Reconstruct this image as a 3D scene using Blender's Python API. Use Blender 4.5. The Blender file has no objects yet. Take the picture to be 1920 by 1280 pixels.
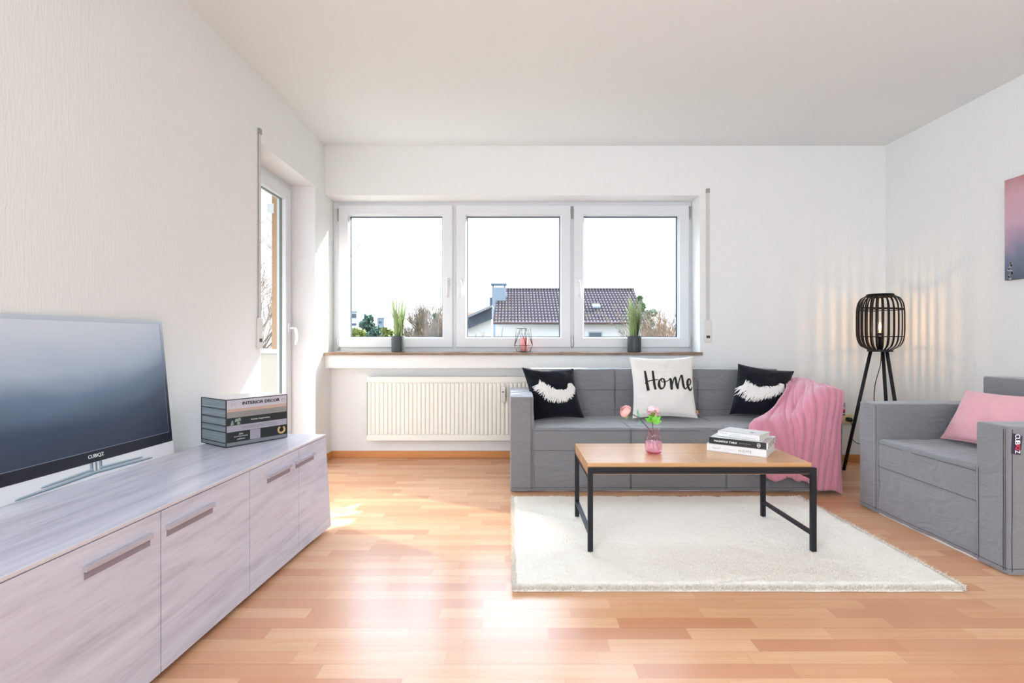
import bpy, math, random
from mathutils import Vector, Matrix, noise
import numpy as np

sc = bpy.context.scene
COL = sc.collection
PI = math.pi

# ------------------------------------------------------------------ camera
CX, HY, F, CZ = 957.0, 637.0, 960.0, 0.962      # vanishing column/row, focal length in px, eye height
cam_d = bpy.data.cameras.new('camera')
cam_d.sensor_width = 36.0
cam_d.lens = 18.0
cam_d.shift_x = (960 - CX) / 1920
cam_d.shift_y = -(640 - HY) / 1920
cam_d.clip_start = 0.02
cam_d.clip_end = 600
cam = bpy.data.objects.new('camera', cam_d)
cam.location = (0, 0, CZ)
cam.rotation_euler = (PI / 2, 0, 0)
COL.objects.link(cam)
sc.camera = cam

# ------------------------------------------------------------------ exposure
sc.view_settings.view_transform = 'Standard'
sc.view_settings.look = 'None'
sc.view_settings.gamma = 1
sc.view_settings.use_curve_mapping = False
sc.cycles.diffuse_bounces = 4
sc.cycles.transparent_max_bounces = 24
sc.cycles.sample_clamp_indirect = 8.0
sc.view_settings.exposure = 0.19

# ------------------------------------------------------------------ sky: hazy bright aureole above the sunny side, calm pale sky near the horizon and behind
SKY_BASE, SKY_GLOW = 1.35, 10.5
w = bpy.data.worlds.new('sky')
sc.world = w
w.use_nodes = True
nt = w.node_tree
for n in list(nt.nodes):
    nt.nodes.remove(n)
tc = nt.nodes.new('ShaderNodeTexCoord')
sep = nt.nodes.new('ShaderNodeSeparateXYZ')
nt.links.new(tc.outputs['Generated'], sep.inputs[0])
def wstep(sock, a, b_, lo=0.0, hi=1.0):
    m_ = nt.nodes.new('ShaderNodeMapRange'); m_.interpolation_type = 'SMOOTHSTEP'
    m_.inputs['From Min'].default_value = a; m_.inputs['From Max'].default_value = b_
    m_.inputs['To Min'].default_value = lo; m_.inputs['To Max'].default_value = hi
    nt.links.new(sock, m_.inputs['Value'])
    return m_.outputs['Result']
def wmul(a, b_):
    m_ = nt.nodes.new('ShaderNodeMath'); m_.operation = 'MULTIPLY'
    for i_, x_ in enumerate((a, b_)):
        if isinstance(x_, float): m_.inputs[i_].default_value = x_
        else: nt.links.new(x_, m_.inputs[i_])
    return m_.outputs[0]
side = nt.nodes.new('ShaderNodeMath'); side.operation = 'MAXIMUM'
nt.links.new(wstep(sep.outputs[1], -.05, .45), side.inputs[0])
nt.links.new(wmul(wstep(sep.outputs[0], -.30, -.75), 0.9), side.inputs[1])
mask = wmul(wmul(wstep(sep.outputs[2], .26, .46), wstep(sep.outputs[2], .80, 1.0, 1.0, 0.0)), side.outputs[0])
glow = wmul(mask, SKY_GLOW)
tint = nt.nodes.new('ShaderNodeMix'); tint.data_type = 'RGBA'
nt.links.new(mask, tint.inputs[0])
tint.inputs[6].default_value = (0.90, 0.96, 1.0, 1); tint.inputs[7].default_value = (0.64, 0.80, 1.0, 1)
add = nt.nodes.new('ShaderNodeMath'); add.operation = 'ADD'
nt.links.new(glow, add.inputs[0]); add.inputs[1].default_value = SKY_BASE
bg = nt.nodes.new('ShaderNodeBackground')
nt.links.new(tint.outputs[2], bg.inputs['Color'])
nt.links.new(add.outputs[0], bg.inputs['Strength'])
out = nt.nodes.new('ShaderNodeOutputWorld')
nt.links.new(bg.outputs['Background'], out.inputs['Surface'])

# ------------------------------------------------------------------ sun and lamps
def look_along(o, d):
    o.rotation_euler = Vector(d).to_track_quat('-Z', 'Y').to_euler()

SUN_DIR = Vector((-1.22, -1.0, -0.88)).normalized()
sl = bpy.data.lights.new('sun', 'SUN')
sl.energy = 20.0
sl.color = (1.0, 0.95, 0.86)
sl.angle = math.radians(0.6)
so = bpy.data.objects.new('sun', sl)
COL.objects.link(so)
so.location = (12, 20, 14)
look_along(so, SUN_DIR)

# added fill lamp behind the camera, standing in for unseen window daylight
al = bpy.data.lights.new('rear_fill_lamp', 'AREA')
al.shape = 'RECTANGLE'
al.size, al.size_y = 3.6, 2.1
al.energy = 38.0
al.color = (0.86, 0.93, 1.0)
ao = bpy.data.objects.new('rear_fill_lamp', al)
COL.objects.link(ao)
ao.location = (0.75, -2.95, 1.25)
look_along(ao, (0, 1, 0))

# added fill lamp standing in for an assumed left-wall window behind the camera
bl = bpy.data.lights.new('side_fill_lamp', 'AREA')
bl.shape = 'RECTANGLE'
bl.size, bl.size_y = 1.9, 1.5
bl.energy = 112.0
bl.color = (0.72, 0.85, 1.0)
bo = bpy.data.objects.new('side_fill_lamp', bl)
COL.objects.link(bo)
bo.location = (-1.60, -1.15, 1.50)
look_along(bo, (1, 0.12, 0))

# added spot outside, standing in for sun reflected off the balcony door glass
RD = Vector((1.72, -1.0, -1.04)).normalized()
rl = bpy.data.lights.new('reflected_sun_stand_in', 'SPOT')
rl.energy = 2700.0
rl.color = (1.0, 0.93, 0.82)
rl.spot_size = math.radians(6.0)
rl.spot_blend = 0.25
rl.shadow_soft_size = 0.06
ro = bpy.data.objects.new('reflected_sun_stand_in', rl)
COL.objects.link(ro)
ro.location = Vector((-1.66, 3.47, 0.70)) - RD * 6.0
look_along(ro, RD)

# ------------------------------------------------------------------ helpers
def at(px, py, Y):
    return Vector(((px - CX) * Y / F, Y, CZ - (py - HY) * Y / F))

def world_of(o):
    m = o.matrix_parent_inverse @ o.matrix_basis if o.parent else o.matrix_basis.copy()
    if o.parent:
        m = world_of(o.parent) @ m
    return m

def tag(o, label=None, cat=None, group=None, kind=None):
    if label: o['label'] = label
    if cat: o['category'] = cat
    if group: o['group'] = group
    if kind: o['kind'] = kind
    return o

def thing(name, label, cat, loc=(0, 0, 0), rz=0.0, group=None):
    o = bpy.data.objects.new(name, None)
    o.empty_display_size = 0.05
    o.location = loc
    o.rotation_euler = (0, 0, rz)
    COL.objects.link(o)
    return tag(o, label, cat, group)

def copy_tree(o, parent=None):
    c = o.copy()
    COL.objects.link(c)
    c.parent = parent
    if parent:
        c.matrix_parent_inverse = o.matrix_parent_inverse.copy()
    for ch in [x for x in COL.objects if x.parent == o]:
        copy_tree(ch, c)
    return c

class MB:
    """collects geometry and links it as one mesh object"""
    def __init__(s):
        s.v, s.f, s.m, s.cur = [], [], [], 0
    def add(s, vs, fs):
        b = len(s.v)
        s.v += [tuple(p) for p in vs]
        s.f += [tuple(b + i for i in f) for f in fs]
        s.m += [s.cur] * len(fs)
        return s
    def box(s, x0, x1, y0, y1, z0, z1):
        x0, x1 = min(x0, x1), max(x0, x1); y0, y1 = min(y0, y1), max(y0, y1); z0, z1 = min(z0, z1), max(z0, z1)
        return s.add([(x0, y0, z0), (x1, y0, z0), (x1, y1, z0), (x0, y1, z0), (x0, y0, z1), (x1, y0, z1), (x1, y1, z1), (x0, y1, z1)],
                     [(0, 3, 2, 1), (4, 5, 6, 7), (0, 1, 5, 4), (1, 2, 6, 5), (2, 3, 7, 6), (3, 0, 4, 7)])
    def hexa(s, p):      # p: 4 bottom (ccw from above), 4 top
        return s.add(p, [(0, 3, 2, 1), (4, 5, 6, 7), (0, 1, 5, 4), (1, 2, 6, 5), (2, 3, 7, 6), (3, 0, 4, 7)])
    def tube(s, pts, r, n=8, closed=False, cap=True):
        pts = [Vector(p) for p in pts]
        N = len(pts)
        rs = r if isinstance(r, (list, tuple)) else [r] * N
        vs, prev = [], None
        for i, p in enumerate(pts):
            if closed:
                t = pts[(i + 1) % N] - pts[i - 1]
            else:
                t = pts[min(i + 1, N - 1)] - pts[max(i - 1, 0)]
            t = t.normalized() if t.length > 1e-9 else Vector((0, 0, 1))
            if prev is None:
                u = t.cross(Vector((0, 0, 1)) if abs(t.z) < 0.95 else Vector((1, 0, 0))).normalized()
            else:
                u = (prev - t * prev.dot(t))
                u = u.normalized() if u.length > 1e-9 else t.orthogonal().normalized()
            prev = u
            w_ = t.cross(u)
            for k in range(n):
                a = 2 * PI * k / n
                vs.append(p + (u * math.cos(a) + w_ * math.sin(a)) * rs[i])
        fs = []
        for i in range(N if closed else N - 1):
            j = (i + 1) % N
            for k in range(n):
                k2 = (k + 1) % n
                fs.append((i * n + k, i * n + k2, j * n + k2, j * n + k))
        if cap and not closed:
            fs.append(tuple(reversed(range(n))))
            fs.append(tuple((N - 1) * n + k for k in range(n)))
        return s.add(vs, fs)
    def lathe(s, prof, c, n=32, capb=True, capt=False):
        vs = []
        for r, z in prof:
            for k in range(n):
                a = 2 * PI * k / n
                vs.append((c[0] + r * math.cos(a), c[1] + r * math.sin(a), c[2] + z))
        fs = []
        for i in range(len(prof) - 1):
            for k in range(n):
                k2 = (k + 1) % n
                fs.append((i * n + k, i * n + k2, (i + 1) * n + k2, (i + 1) * n + k))
        if capb: fs.append(tuple(reversed(range(n))))
        if capt: fs.append(tuple((len(prof) - 1) * n + k for k in range(n)))
        return s.add(vs, fs)
    def prism(s, poly, y0, y1):     # poly of (x,z), extruded along y
        n = len(poly)
        vs = [(x, y0, z) for x, z in poly] + [(x, y1, z) for x, z in poly]
        fs = [tuple(range(n)), tuple(reversed(range(n, 2 * n)))]
        fs += [(i, (i + 1) % n + 0, (i + 1) % n + n, i + n)[::-1] for i in range(n)]
        return s.add(vs, fs)
    def rbox(s, x0, x1, y0, y1, z0, z1, r=0.01, step=0.04, amp=0.0, seed=0.0, freq=6.0):
        """rounded box with soft dents"""
        lo, hi = Vector((x0, y0, z0)), Vector((x1, y1, z1))
        key, vs, fs = {}, [], []
        def ticks(a, b):
            k = max(2, int((b - a) / step))
            t = [a, a + r * .35, a + r] + [a + r + (b - a - 2 * r) * i / k for i in range(1, k)] + [b - r, b - r * .35, b]
            return t
        T = [ticks(lo[i], hi[i]) for i in range(3)]
        def vid(p):
            kk = (round(p[0], 5), round(p[1], 5), round(p[2], 5))
            if kk in key: return key[kk]
            q = Vector(p)
            inn = Vector([min(max(q[i], lo[i] + r), hi[i] - r) for i in range(3)])
            d = q - inn
            n_ = d.normalized() if d.length > 1e-9 else Vector((0, 0, 1))
            q = inn + n_ * r
            if amp:
                q = q + n_ * amp * noise.noise(Vector((q.x * freq + seed, q.y * freq, q.z * freq * 1.6)))
                q = q + n_ * amp * 0.5 * noise.noise(Vector((q.x * freq * 3 + seed, q.y * freq * 3, q.z * freq * 4)))
            key[kk] = len(vs)
            vs.append(q)
            return key[kk]
        for ax in range(3):
            a, b = (ax + 1) % 3, (ax + 2) % 3
            for side in (0, 1):
                c = hi[ax] if side else lo[ax]
                for i in range(len(T[a]) - 1):
                    for j in range(len(T[b]) - 1):
                        q = []
                        for (ii, jj) in ((i, j), (i + 1, j), (i + 1, j + 1), (i, j + 1)):
                            p = [0, 0, 0]; p[ax] = c; p[a] = T[a][ii]; p[b] = T[b][jj]
                            q.append(vid(p))
                        fs.append(tuple(q) if side else tuple(reversed(q)))
        return s.add(vs, fs)
    def build(s, name, mat, parent=None, smooth=False, local=False, bevel=0.0, bseg=2):
        me = bpy.data.meshes.new(name)
        me.from_pydata(s.v, [], s.f)
        mats = mat if isinstance(mat, (list, tuple)) else [mat]
        for m in mats: me.materials.append(m)
        if len(mats) > 1:
            me.polygons.foreach_set('material_index', s.m)
        if smooth:
            me.polygons.foreach_set('use_smooth', [True] * len(me.polygons))
        me.validate(); me.update()
        o = bpy.data.objects.new(name, me)
        COL.objects.link(o)
        if parent:
            o.parent = parent
            if not local:
                o.matrix_parent_inverse = world_of(parent).inverted()
        if bevel:
            b = o.modifiers.new('bevel', 'BEVEL')
            b.width, b.segments, b.limit_method = bevel, bseg, 'ANGLE'
            b.harden_normals = False
        if smooth == 'auto':
            pass
        return o

def struct(o, kind='structure'):
    o['kind'] = kind
    return o

FONT = None
def text_geo(txt, spacing=1.0):
    """triangulated outline of a line of text, height ~0.7, centred; returns verts (x,y) and faces"""
    cu = bpy.data.curves.new('lettering_source', 'FONT')
    cu.body = txt
    cu.align_x, cu.align_y = 'CENTER', 'CENTER'
    cu.space_character = spacing
    cu.resolution_u = 3
    o = bpy.data.objects.new('lettering_source', cu)
    COL.objects.link(o)
    dg = bpy.context.evaluated_depsgraph_get()
    me = o.evaluated_get(dg).to_mesh()
    vs = [(v.co.x, v.co.y) for v in me.vertices]
    fs = [tuple(p.vertices) for p in me.polygons]
    o.evaluated_get(dg).to_mesh_clear()
    bpy.data.objects.remove(o); bpy.data.curves.remove(cu)
    return vs, fs

def add_text(mb, txt, origin, ux, uy, height, width=None, spacing=1.0, off=None, bold=0.0):
    """puts the text on the plane origin + x*ux + y*uy"""
    vs, fs = text_geo(txt, spacing)
    if not vs: return
    xs = [v[0] for v in vs]; ys = [v[1] for v in vs]
    cx, cy = (min(xs) + max(xs)) / 2, (min(ys) + max(ys)) / 2
    sy = height / (max(ys) - min(ys))
    sx = width / (max(xs) - min(xs)) if width else sy
    o, ux, uy = Vector(origin), Vector(ux).normalized(), Vector(uy).normalized()
    n = ux.cross(uy)
    shifts = [(0, 0)] if not bold else [(0, 0), (bold, 0), (-bold, 0), (0, bold)]
    for k, (bx, by) in enumerate(shifts):
        mb.add([o + ux * ((x - cx) * sx + bx) + uy * ((y - cy) * sy + by) + n * (0.0006 + k * 0.00008) for x, y in vs], fs)

# ------------------------------------------------------------------ materials
class NT:
    def __init__(s, name):
        s.mat = bpy.data.materials.new(name)
        s.mat.use_nodes = True
        s.t = s.mat.node_tree
        s.p = s.t.nodes['Principled BSDF']
        s.out = s.t.nodes['Material Output']
    def n(s, typ, **kw):
        nd = s.t.nodes.new('ShaderNode' + typ)
        ins = kw.pop('ins', {})
        for k, v in kw.items(): setattr(nd, k, v)
        for k, v in ins.items(): s.set(nd.inputs[k], v)
        return nd
    def set(s, sock, v):
        if isinstance(v, bpy.types.NodeSocket): s.t.links.new(v, sock)
        elif isinstance(v, (tuple, list)) and len(v) == 3 and sock.type == 'RGBA': sock.default_value = (*v, 1)
        else: sock.default_value = v
    def P(s, **kw):
        for k, v in kw.items(): s.set(s.p.inputs[k.replace('_', ' ')], v)
    def math(s, op, a, b=None, c=None):
        m = s.n('Math', operation=op)
        s.set(m.inputs[0], a)
        if b is not None: s.set(m.inputs[1], b)
        if c is not None: s.set(m.inputs[2], c)
        return m.outputs[0]
    def coord(s, kind='Object', scale=(1, 1, 1), rot=(0, 0, 0)):
        t = s.n('TexCoord')
        m = s.n('Mapping')
        s.t.links.new(t.outputs[kind], m.inputs['Vector'])
        m.inputs['Scale'].default_value = scale
        m.inputs['Rotation'].default_value = rot
        return m.outputs[0]
    def geo(s, scale=(1, 1, 1)):
        t = s.n('NewGeometry')
        m = s.n('Mapping')
        s.t.links.new(t.outputs['Position'], m.inputs['Vector'])
        m.inputs['Scale'].default_value = scale
        return m.outputs[0]
    def noise(s, vec, scale=5, detail=3, rough=.5, dist=0):
        nd = s.n('TexNoise')
        s.t.links.new(vec, nd.inputs['Vector'])
        nd.inputs['Scale'].default_value = scale
        nd.inputs['Detail'].default_value = detail
        nd.inputs['Roughness'].default_value = rough
        nd.inputs['Distortion'].default_value = dist
        return nd.outputs['Fac']
    def ramp(s, fac, stops):
        r = s.n('ValToRGB')
        s.t.links.new(fac, r.inputs['Fac'])
        el = r.color_ramp.elements
        while len(el) < len(stops): el.new(0.5)
        for e, (p, c) in zip(el, stops):
            e.position = p
            e.color = (*c, 1)
        return r.outputs['Color']
    def mix(s, fac, a, b, mode='MIX'):
        m = s.n('Mix', data_type='RGBA', blend_type=mode)
        s.set(m.inputs[0], fac)
        s.set(m.inputs[6], a); s.set(m.inputs[7], b)
        return m.outputs[2]
    def bump(s, h, strength=.3, dist=.01, normal=None):
        b = s.n('Bump')
        s.set(b.inputs['Height'], h)
        b.inputs['Strength'].default_value = strength
        b.inputs['Distance'].default_value = dist
        if normal is not None: s.t.links.new(normal, b.inputs['Normal'])
        s.t.links.new(b.outputs[0], s.p.inputs['Normal'])
        return b.outputs[0]

def srgb(r, g, b):
    f = lambda c: (c / 255 / 12.92) if c / 255 <= 0.04045 else ((c / 255 + 0.055) / 1.055) ** 2.4
    return (f(r), f(g), f(b))

def plain(name, col, rough=.5, metal=0.0, spec=.5, bump=0, bscale=60, var=0):
    m = NT(name)
    m.P(Base_Color=col, Roughness=rough, Metallic=metal, Specular_IOR_Level=spec)
    if var:
        f = m.noise(m.geo(), bscale * .3, 3)
        m.P(Base_Color=m.mix(f, tuple(c * (1 - var) for c in col), tuple(min(1, c * (1 + var)) for c in col)))
    if bump:
        m.bump(m.noise(m.geo(), bscale, 3), bump, .004)
    return m.mat

def mat_wall(name, col=(0.825, 0.835, 0.825), strength=.55):
    m = NT(name)
    v = m.geo((105, 105, 13))
    h = m.noise(v, 1.0, 3, .6, .4)
    v2 = m.geo((210, 210, 60))
    h2 = m.noise(v2, 1.0, 2)
    hh = m.math('ADD', h, m.math('MULTIPLY', h2, .35))
    m.P(Base_Color=col, Roughness=.82, Specular_IOR_Level=.25)
    m.bump(hh, strength, .0035)
    return m.mat

def mat_floor():
    m = NT('beech_laminate')
    g = m.n('NewGeometry')
    sp = m.n('SeparateXYZ'); m.t.links.new(g.outputs['Position'], sp.inputs[0])
    X, Y = sp.outputs[0], sp.outputs[1]
    PW = 0.0633
    ry = m.math('DIVIDE', Y, PW)
    row = m.math('FLOOR', ry)
    wn = m.n('TexWhiteNoise', noise_dimensions='1D'); m.t.links.new(row, wn.inputs['W'])
    xo = m.math('ADD', m.math('DIVIDE', X, 0.46), m.math('MULTIPLY', wn.outputs['Value'], 13.0))
    seg = m.math('FLOOR', xo)
    cv = m.n('CombineXYZ'); m.t.links.new(row, cv.inputs[0]); m.t.links.new(seg, cv.inputs[1])
    wn2 = m.n('TexWhiteNoise', noise_dimensions='2D'); m.t.links.new(cv.outputs[0], wn2.inputs['Vector'])
    base = m.ramp(wn2.outputs['Value'], [(0, srgb(206, 152, 116)), (.3, srgb(218, 170, 130)), (.6, srgb(226, 180, 142)), (.85, srgb(214, 160, 122)), (1, srgb(200, 142, 108))])
    # grain, shifted per strip
    cg = m.n('CombineXYZ')
    m.t.links.new(m.math('ADD', m.math('MULTIPLY', X, 2.2), m.math('MULTIPLY', wn2.outputs['Value'], 40.0)), cg.inputs[0])
    m.t.links.new(m.math('MULTIPLY', Y, 42.0), cg.inputs[1])
    m.t.links.new(m.math('MULTIPLY', row, 3.7), cg.inputs[2])
    gr = m.noise(cg.outputs[0], 1.0, 4, .6, .6)
    rings = m.n('TexWave', wave_type='RINGS', wave_profile='SIN')
    cg2 = m.n('CombineXYZ')
    m.t.links.new(m.math('ADD', m.math('MULTIPLY', X, .4), m.math('MULTIPLY', wn2.outputs['Value'], 17.0)), cg2.inputs[0])
    m.t.links.new(m.math('MULTIPLY', Y, 16.0), cg2.inputs[1])
    m.t.links.new(cg2.outputs[0], rings.inputs['Vector'])
    rings.inputs['Scale'].default_value = 1.2
    rings.inputs['Distortion'].default_value = 5.0
    rings.inputs['Detail'].default_value = 2.0
    rings.inputs['Detail Scale'].default_value = .8
    c1 = m.mix(m.math('MULTIPLY', m.math('SUBTRACT', gr, .35), 1.1), base, srgb(204, 140, 100))
    c2 = m.mix(m.math('MULTIPLY', m.math('POWER', rings.outputs['Fac'], 4.0), .07), c1, srgb(198, 128, 92))
    # joints between planks (every third row) and strips
    fy = m.math('FRACT', ry)
    jy = m.math('LESS_THAN', fy, 0.018)
    f3 = m.math('FRACT', m.math('DIVIDE', ry, 3.0))
    j3 = m.math('LESS_THAN', f3, 0.012)
    fx = m.math('FRACT', xo)
    jx = m.math('LESS_THAN', fx, 0.004)
    j = m.math('MINIMUM', m.math('ADD', m.math('ADD', m.math('MULTIPLY', jy, .16), m.math('MULTIPLY', j3, .35)), m.math('MULTIPLY', jx, .2)), .6)
    c3 = m.mix(j, c2, srgb(150, 96, 62))
    m.P(Base_Color=c3, Roughness=.265, Specular_IOR_Level=.36)
    return m.mat

def mat_wood(name, c1, c2, c3=None, scale=(1, 14, 14), rough=.4, spec=.5, bump=.05, rot=(0, 0, 0)):
    m = NT(name)
    v = m.coord('Object', scale, rot)
    a = m.noise(v, 2.0, 5, .6, .4)
    b = m.noise(v, 9.0, 3, .6, .2)
    f = m.math('ADD', m.math('MULTIPLY', a, .75), m.math('MULTIPLY', b, .25))
    st = [(.3, c1), (.7, c2)] if c3 is None else [(.3, c1), (.5, c2), (.72, c3)]
    m.P(Base_Color=m.ramp(f, st), Roughness=rough, Specular_IOR_Level=spec)
    m.bump(f, bump, .003)
    return m.mat

def mat_fabric(name, col, rough=.95, weave=420, wrinkle=.35, sheen=0.0, dark=.78, wscale=7.0):
    m = NT(name)
    g = m.geo()
    a = m.noise(g, 14, 4, .6)
    fine = m.noise(m.geo((1, 1, 1)), weave, 2)
    c = m.mix(m.math('MULTIPLY', fine, .6), col, tuple(x * dark for x in col))
    m.P(Base_Color=m.mix(m.math('MULTIPLY', a, .25), c, tuple(x * .88 for x in col)), Roughness=rough, Specular_IOR_Level=.2, Sheen_Weight=sheen)
    wr = m.noise(m.geo((1, 1, 2.3)), wscale, 3, .5, 1.2)
    b1 = m.n('Bump'); m.t.links.new(wr, b1.inputs['Height']); b1.inputs['Strength'].default_value = wrinkle; b1.inputs['Distance'].default_value = .02
    m.bump(fine, .35, .0012, b1.outputs[0])
    return m.mat

def mat_glass(name='window_glass', tint=(1, 1, 1), base=0.04):
    m = NT(name)
    tr = m.n('BsdfTransparent'); tr.inputs[0].default_value = (*tint, 1)
    gl = m.n('BsdfGlossy'); gl.inputs['Roughness'].default_value = 0.0
    lw = m.n('LayerWeight'); lw.inputs[0].default_value = .5
    fr = m.math('ADD', base, m.math('MULTIPLY', m.math('POWER', lw.outputs['Facing'], 5.0), .9))
    mx = m.n('MixShader')
    m.t.links.new(fr, mx.inputs[0]); m.t.links.new(tr.outputs[0], mx.inputs[1]); m.t.links.new(gl.outputs[0], mx.inputs[2])
    m.t.links.new(mx.outputs[0], m.out.inputs['Surface'])
    m.t.nodes.remove(m.p)
    return m.mat

M = {}
M['wall'] = mat_wall('woodchip_wallpaper', strength=.5)
M['ceiling'] = plain('ceiling_paint', (0.80, 0.84, 0.845), .9, spec=.2, bump=.05, bscale=90)
M['reveal'] = plain('smooth_white_paint', (0.82, 0.825, 0.83), .7, spec=.3)
M['floor'] = mat_floor()
M['skirting'] = mat_wood('beech_skirting', srgb(196, 128, 72), srgb(214, 148, 90), scale=(2, 2, 30), rough=.35)
M['pvc'] = plain('white_pvc', (0.72, 0.745, 0.775), .28, spec=.5)
M['gasket'] = plain('dark_gasket', (0.012, 0.03, 0.06), .5)
M['glass'] = mat_glass(base=.005)
M['handle'] = plain('white_handle', (0.78, 0.79, 0.80), .2)
M['hinge'] = plain('steel_hinge', (0.34, 0.34, 0.32), .35, metal=.2)
M['sill'] = mat_wood('brown_sill_stone', srgb(96, 74, 56), srgb(150, 120, 92), scale=(4, 20, 20), rough=.25)
M['strap'] = plain('grey_strap', (0.62, 0.61, 0.58), .8, bump=.3, bscale=400)
M['winder'] = plain('cream_plastic', (0.72, 0.70, 0.66), .35)
M['dark'] = plain('dark_slot', (0.03, 0.028, 0.025), .5)
M['radiator'] = plain('cream_enamel', (0.80, 0.79, 0.72), .3)
M['black_metal'] = plain('black_powder_coat', (0.010, 0.011, 0.015), .45, spec=.3)
M['cab'] = mat_wood('grey_lilac_woodprint', srgb(178, 176, 192), srgb(205, 205, 219), srgb(221, 222, 234), scale=(11, 1.0, 11), rough=.42, spec=.4, bump=.03)
M['cabtop'] = mat_wood('grey_lilac_woodprint_top', srgb(186, 184, 198), srgb(212, 211, 225), srgb(226, 226, 236), scale=(11, 1.0, 11), rough=.24, spec=.8, bump=.02)
M['cabedge'] = plain('pale_board_edge', srgb(214, 210, 216), .4)
M['handlebar'] = plain('printed_steel_grip', srgb(188, 184, 196), .35, metal=.2)
M['recess'] = plain('printed_grip_shadow', srgb(148, 137, 150), .6)
M['screen'] = None
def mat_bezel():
    m = NT('bezel_print_with_glare')  # window glare painted in: the bezel colour pales towards the top
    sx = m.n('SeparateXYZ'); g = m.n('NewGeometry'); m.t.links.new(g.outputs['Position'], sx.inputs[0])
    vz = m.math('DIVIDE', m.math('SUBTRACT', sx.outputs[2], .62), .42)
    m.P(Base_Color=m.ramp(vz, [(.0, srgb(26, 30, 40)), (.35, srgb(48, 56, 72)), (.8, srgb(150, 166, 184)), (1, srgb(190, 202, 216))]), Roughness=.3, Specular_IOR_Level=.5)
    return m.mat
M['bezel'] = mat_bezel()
M['card'] = plain('white_card', (0.84, 0.85, 0.87), .35, spec=.5)
M['steel_print'] = plain('steel_stand_print', (0.20, 0.27, 0.33), .4, metal=.1)
M['steel_light'] = plain('steel_highlight_print', (0.46, 0.56, 0.62), .4)
M['white_ink'] = plain('white_ink', (0.85, 0.85, 0.85), .6)
M['sofa'] = mat_fabric('grey_cotton_cover', srgb(136, 135, 138), wrinkle=.6, sheen=.35)
M['seam'] = plain('dark_stitching', srgb(62, 61, 66), .9)
M['cardbase'] = plain('white_cardboard', (0.75, 0.72, 0.68), .8)
M['black_fabric'] = mat_fabric('black_velvet', (0.006, 0.007, 0.013), wrinkle=.5, dark=.6, sheen=.15)
M['white_fabric'] = mat_fabric('off_white_linen', (0.82, 0.79, 0.75), wrinkle=.35, dark=.93)
M['feather'] = plain('feather_print', (0.80, 0.78, 0.74), .8)
M['ink'] = plain('black_ink', (0.01, 0.01, 0.01), .7)
M['pink_cushion'] = mat_fabric('pale_pink_velvet', srgb(232, 172, 180), wrinkle=.3, sheen=.4, dark=.93)
M['throw'] = mat_fabric('dusty_pink_fleece', srgb(214, 142, 160), wrinkle=.25, sheen=.5, dark=.9, weave=260)
M['rug'] = mat_fabric('cream_pile', (0.88, 0.83, 0.745), wrinkle=.2, dark=.9, weave=300)
M['rugback'] = plain('rug_backing', (0.75, 0.72, 0.66), .9)
M['oak'] = mat_wood('oak_veneer', srgb(196, 142, 92), srgb(214, 164, 112), scale=(1.2, 16, 16), rough=.24, spec=.85, bump=.02)
M['pink_glass'] = mat_glass('pink_glass', (0.99, 0.90, 0.92))
M['pink_base'] = mat_glass('pink_glass_base', (0.96, 0.66, 0.71))
def mat_water():
    m = NT('pink_water')
    tr = m.n('BsdfTransparent'); tr.inputs[0].default_value = (1.0, 0.90, 0.94, 1)
    df = m.n('BsdfTranslucent'); df.inputs[0].default_value = (0.96, 0.76, 0.86, 1)
    d2 = m.n('BsdfDiffuse'); d2.inputs[0].default_value = (0.96, 0.76, 0.86, 1)
    a = m.n('MixShader'); a.inputs[0].default_value = .5
    m.t.links.new(df.outputs[0], a.inputs[1]); m.t.links.new(d2.outputs[0], a.inputs[2])
    b_ = m.n('MixShader'); b_.inputs[0].default_value = .38
    m.t.links.new(tr.outputs[0], b_.inputs[1]); m.t.links.new(a.outputs[0], b_.inputs[2])
    m.t.links.new(b_.outputs[0], m.out.inputs['Surface'])
    m.t.nodes.remove(m.p)
    return m.mat
M['water'] = mat_water()
M['petal'] = plain('pink_petals', srgb(250, 188, 184), .7, var=.12, bscale=300)
M['petal2'] = plain('pale_pink_petals', srgb(252, 212, 216), .7, var=.1, bscale=300)
M['leaf'] = plain('bright_green_leaf', srgb(112, 196, 64), .5, var=.15, bscale=200)
M['sepal'] = plain('olive_sepal', srgb(120, 128, 52), .6)
M['sage'] = plain('sage_leaf', srgb(116, 176, 150), .6)
M['stem'] = plain('brown_stem', srgb(92, 62, 50), .6)
M['pages'] = plain('book_pages', (0.72, 0.68, 0.60), .8, bump=.4, bscale=500)
M['pages_white'] = plain('white_book_pages', (0.74, 0.72, 0.70), .8, bump=.4, bscale=500)
M['cover_white'] = plain('white_book_cover', (0.80, 0.79, 0.78), .3)
M['cover_black'] = plain('black_book_cover', (0.008, 0.009, 0.012), .3)
M['grey_ink'] = plain('grey_ink', (0.25, 0.25, 0.25), .7)
M['pale_ink'] = plain('pale_ink', (0.45, 0.44, 0.43), .7)
M['bamboo'] = plain('black_bamboo', (0.010, 0.008, 0.007), .5, spec=.2, var=.3)
M['cable'] = plain('black_cable', (0.01, 0.01, 0.01), .5)
M['pot'] = plain('anthracite_pot', (0.035, 0.042, 0.05), .45)
M['soil'] = plain('dark_soil', (0.02, 0.015, 0.01), .9)
M['outlet'] = plain('cream_outlet', srgb(226, 206, 160), .35)
M['candle'] = plain('pink_candle_wax', srgb(236, 158, 158), .5)

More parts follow.
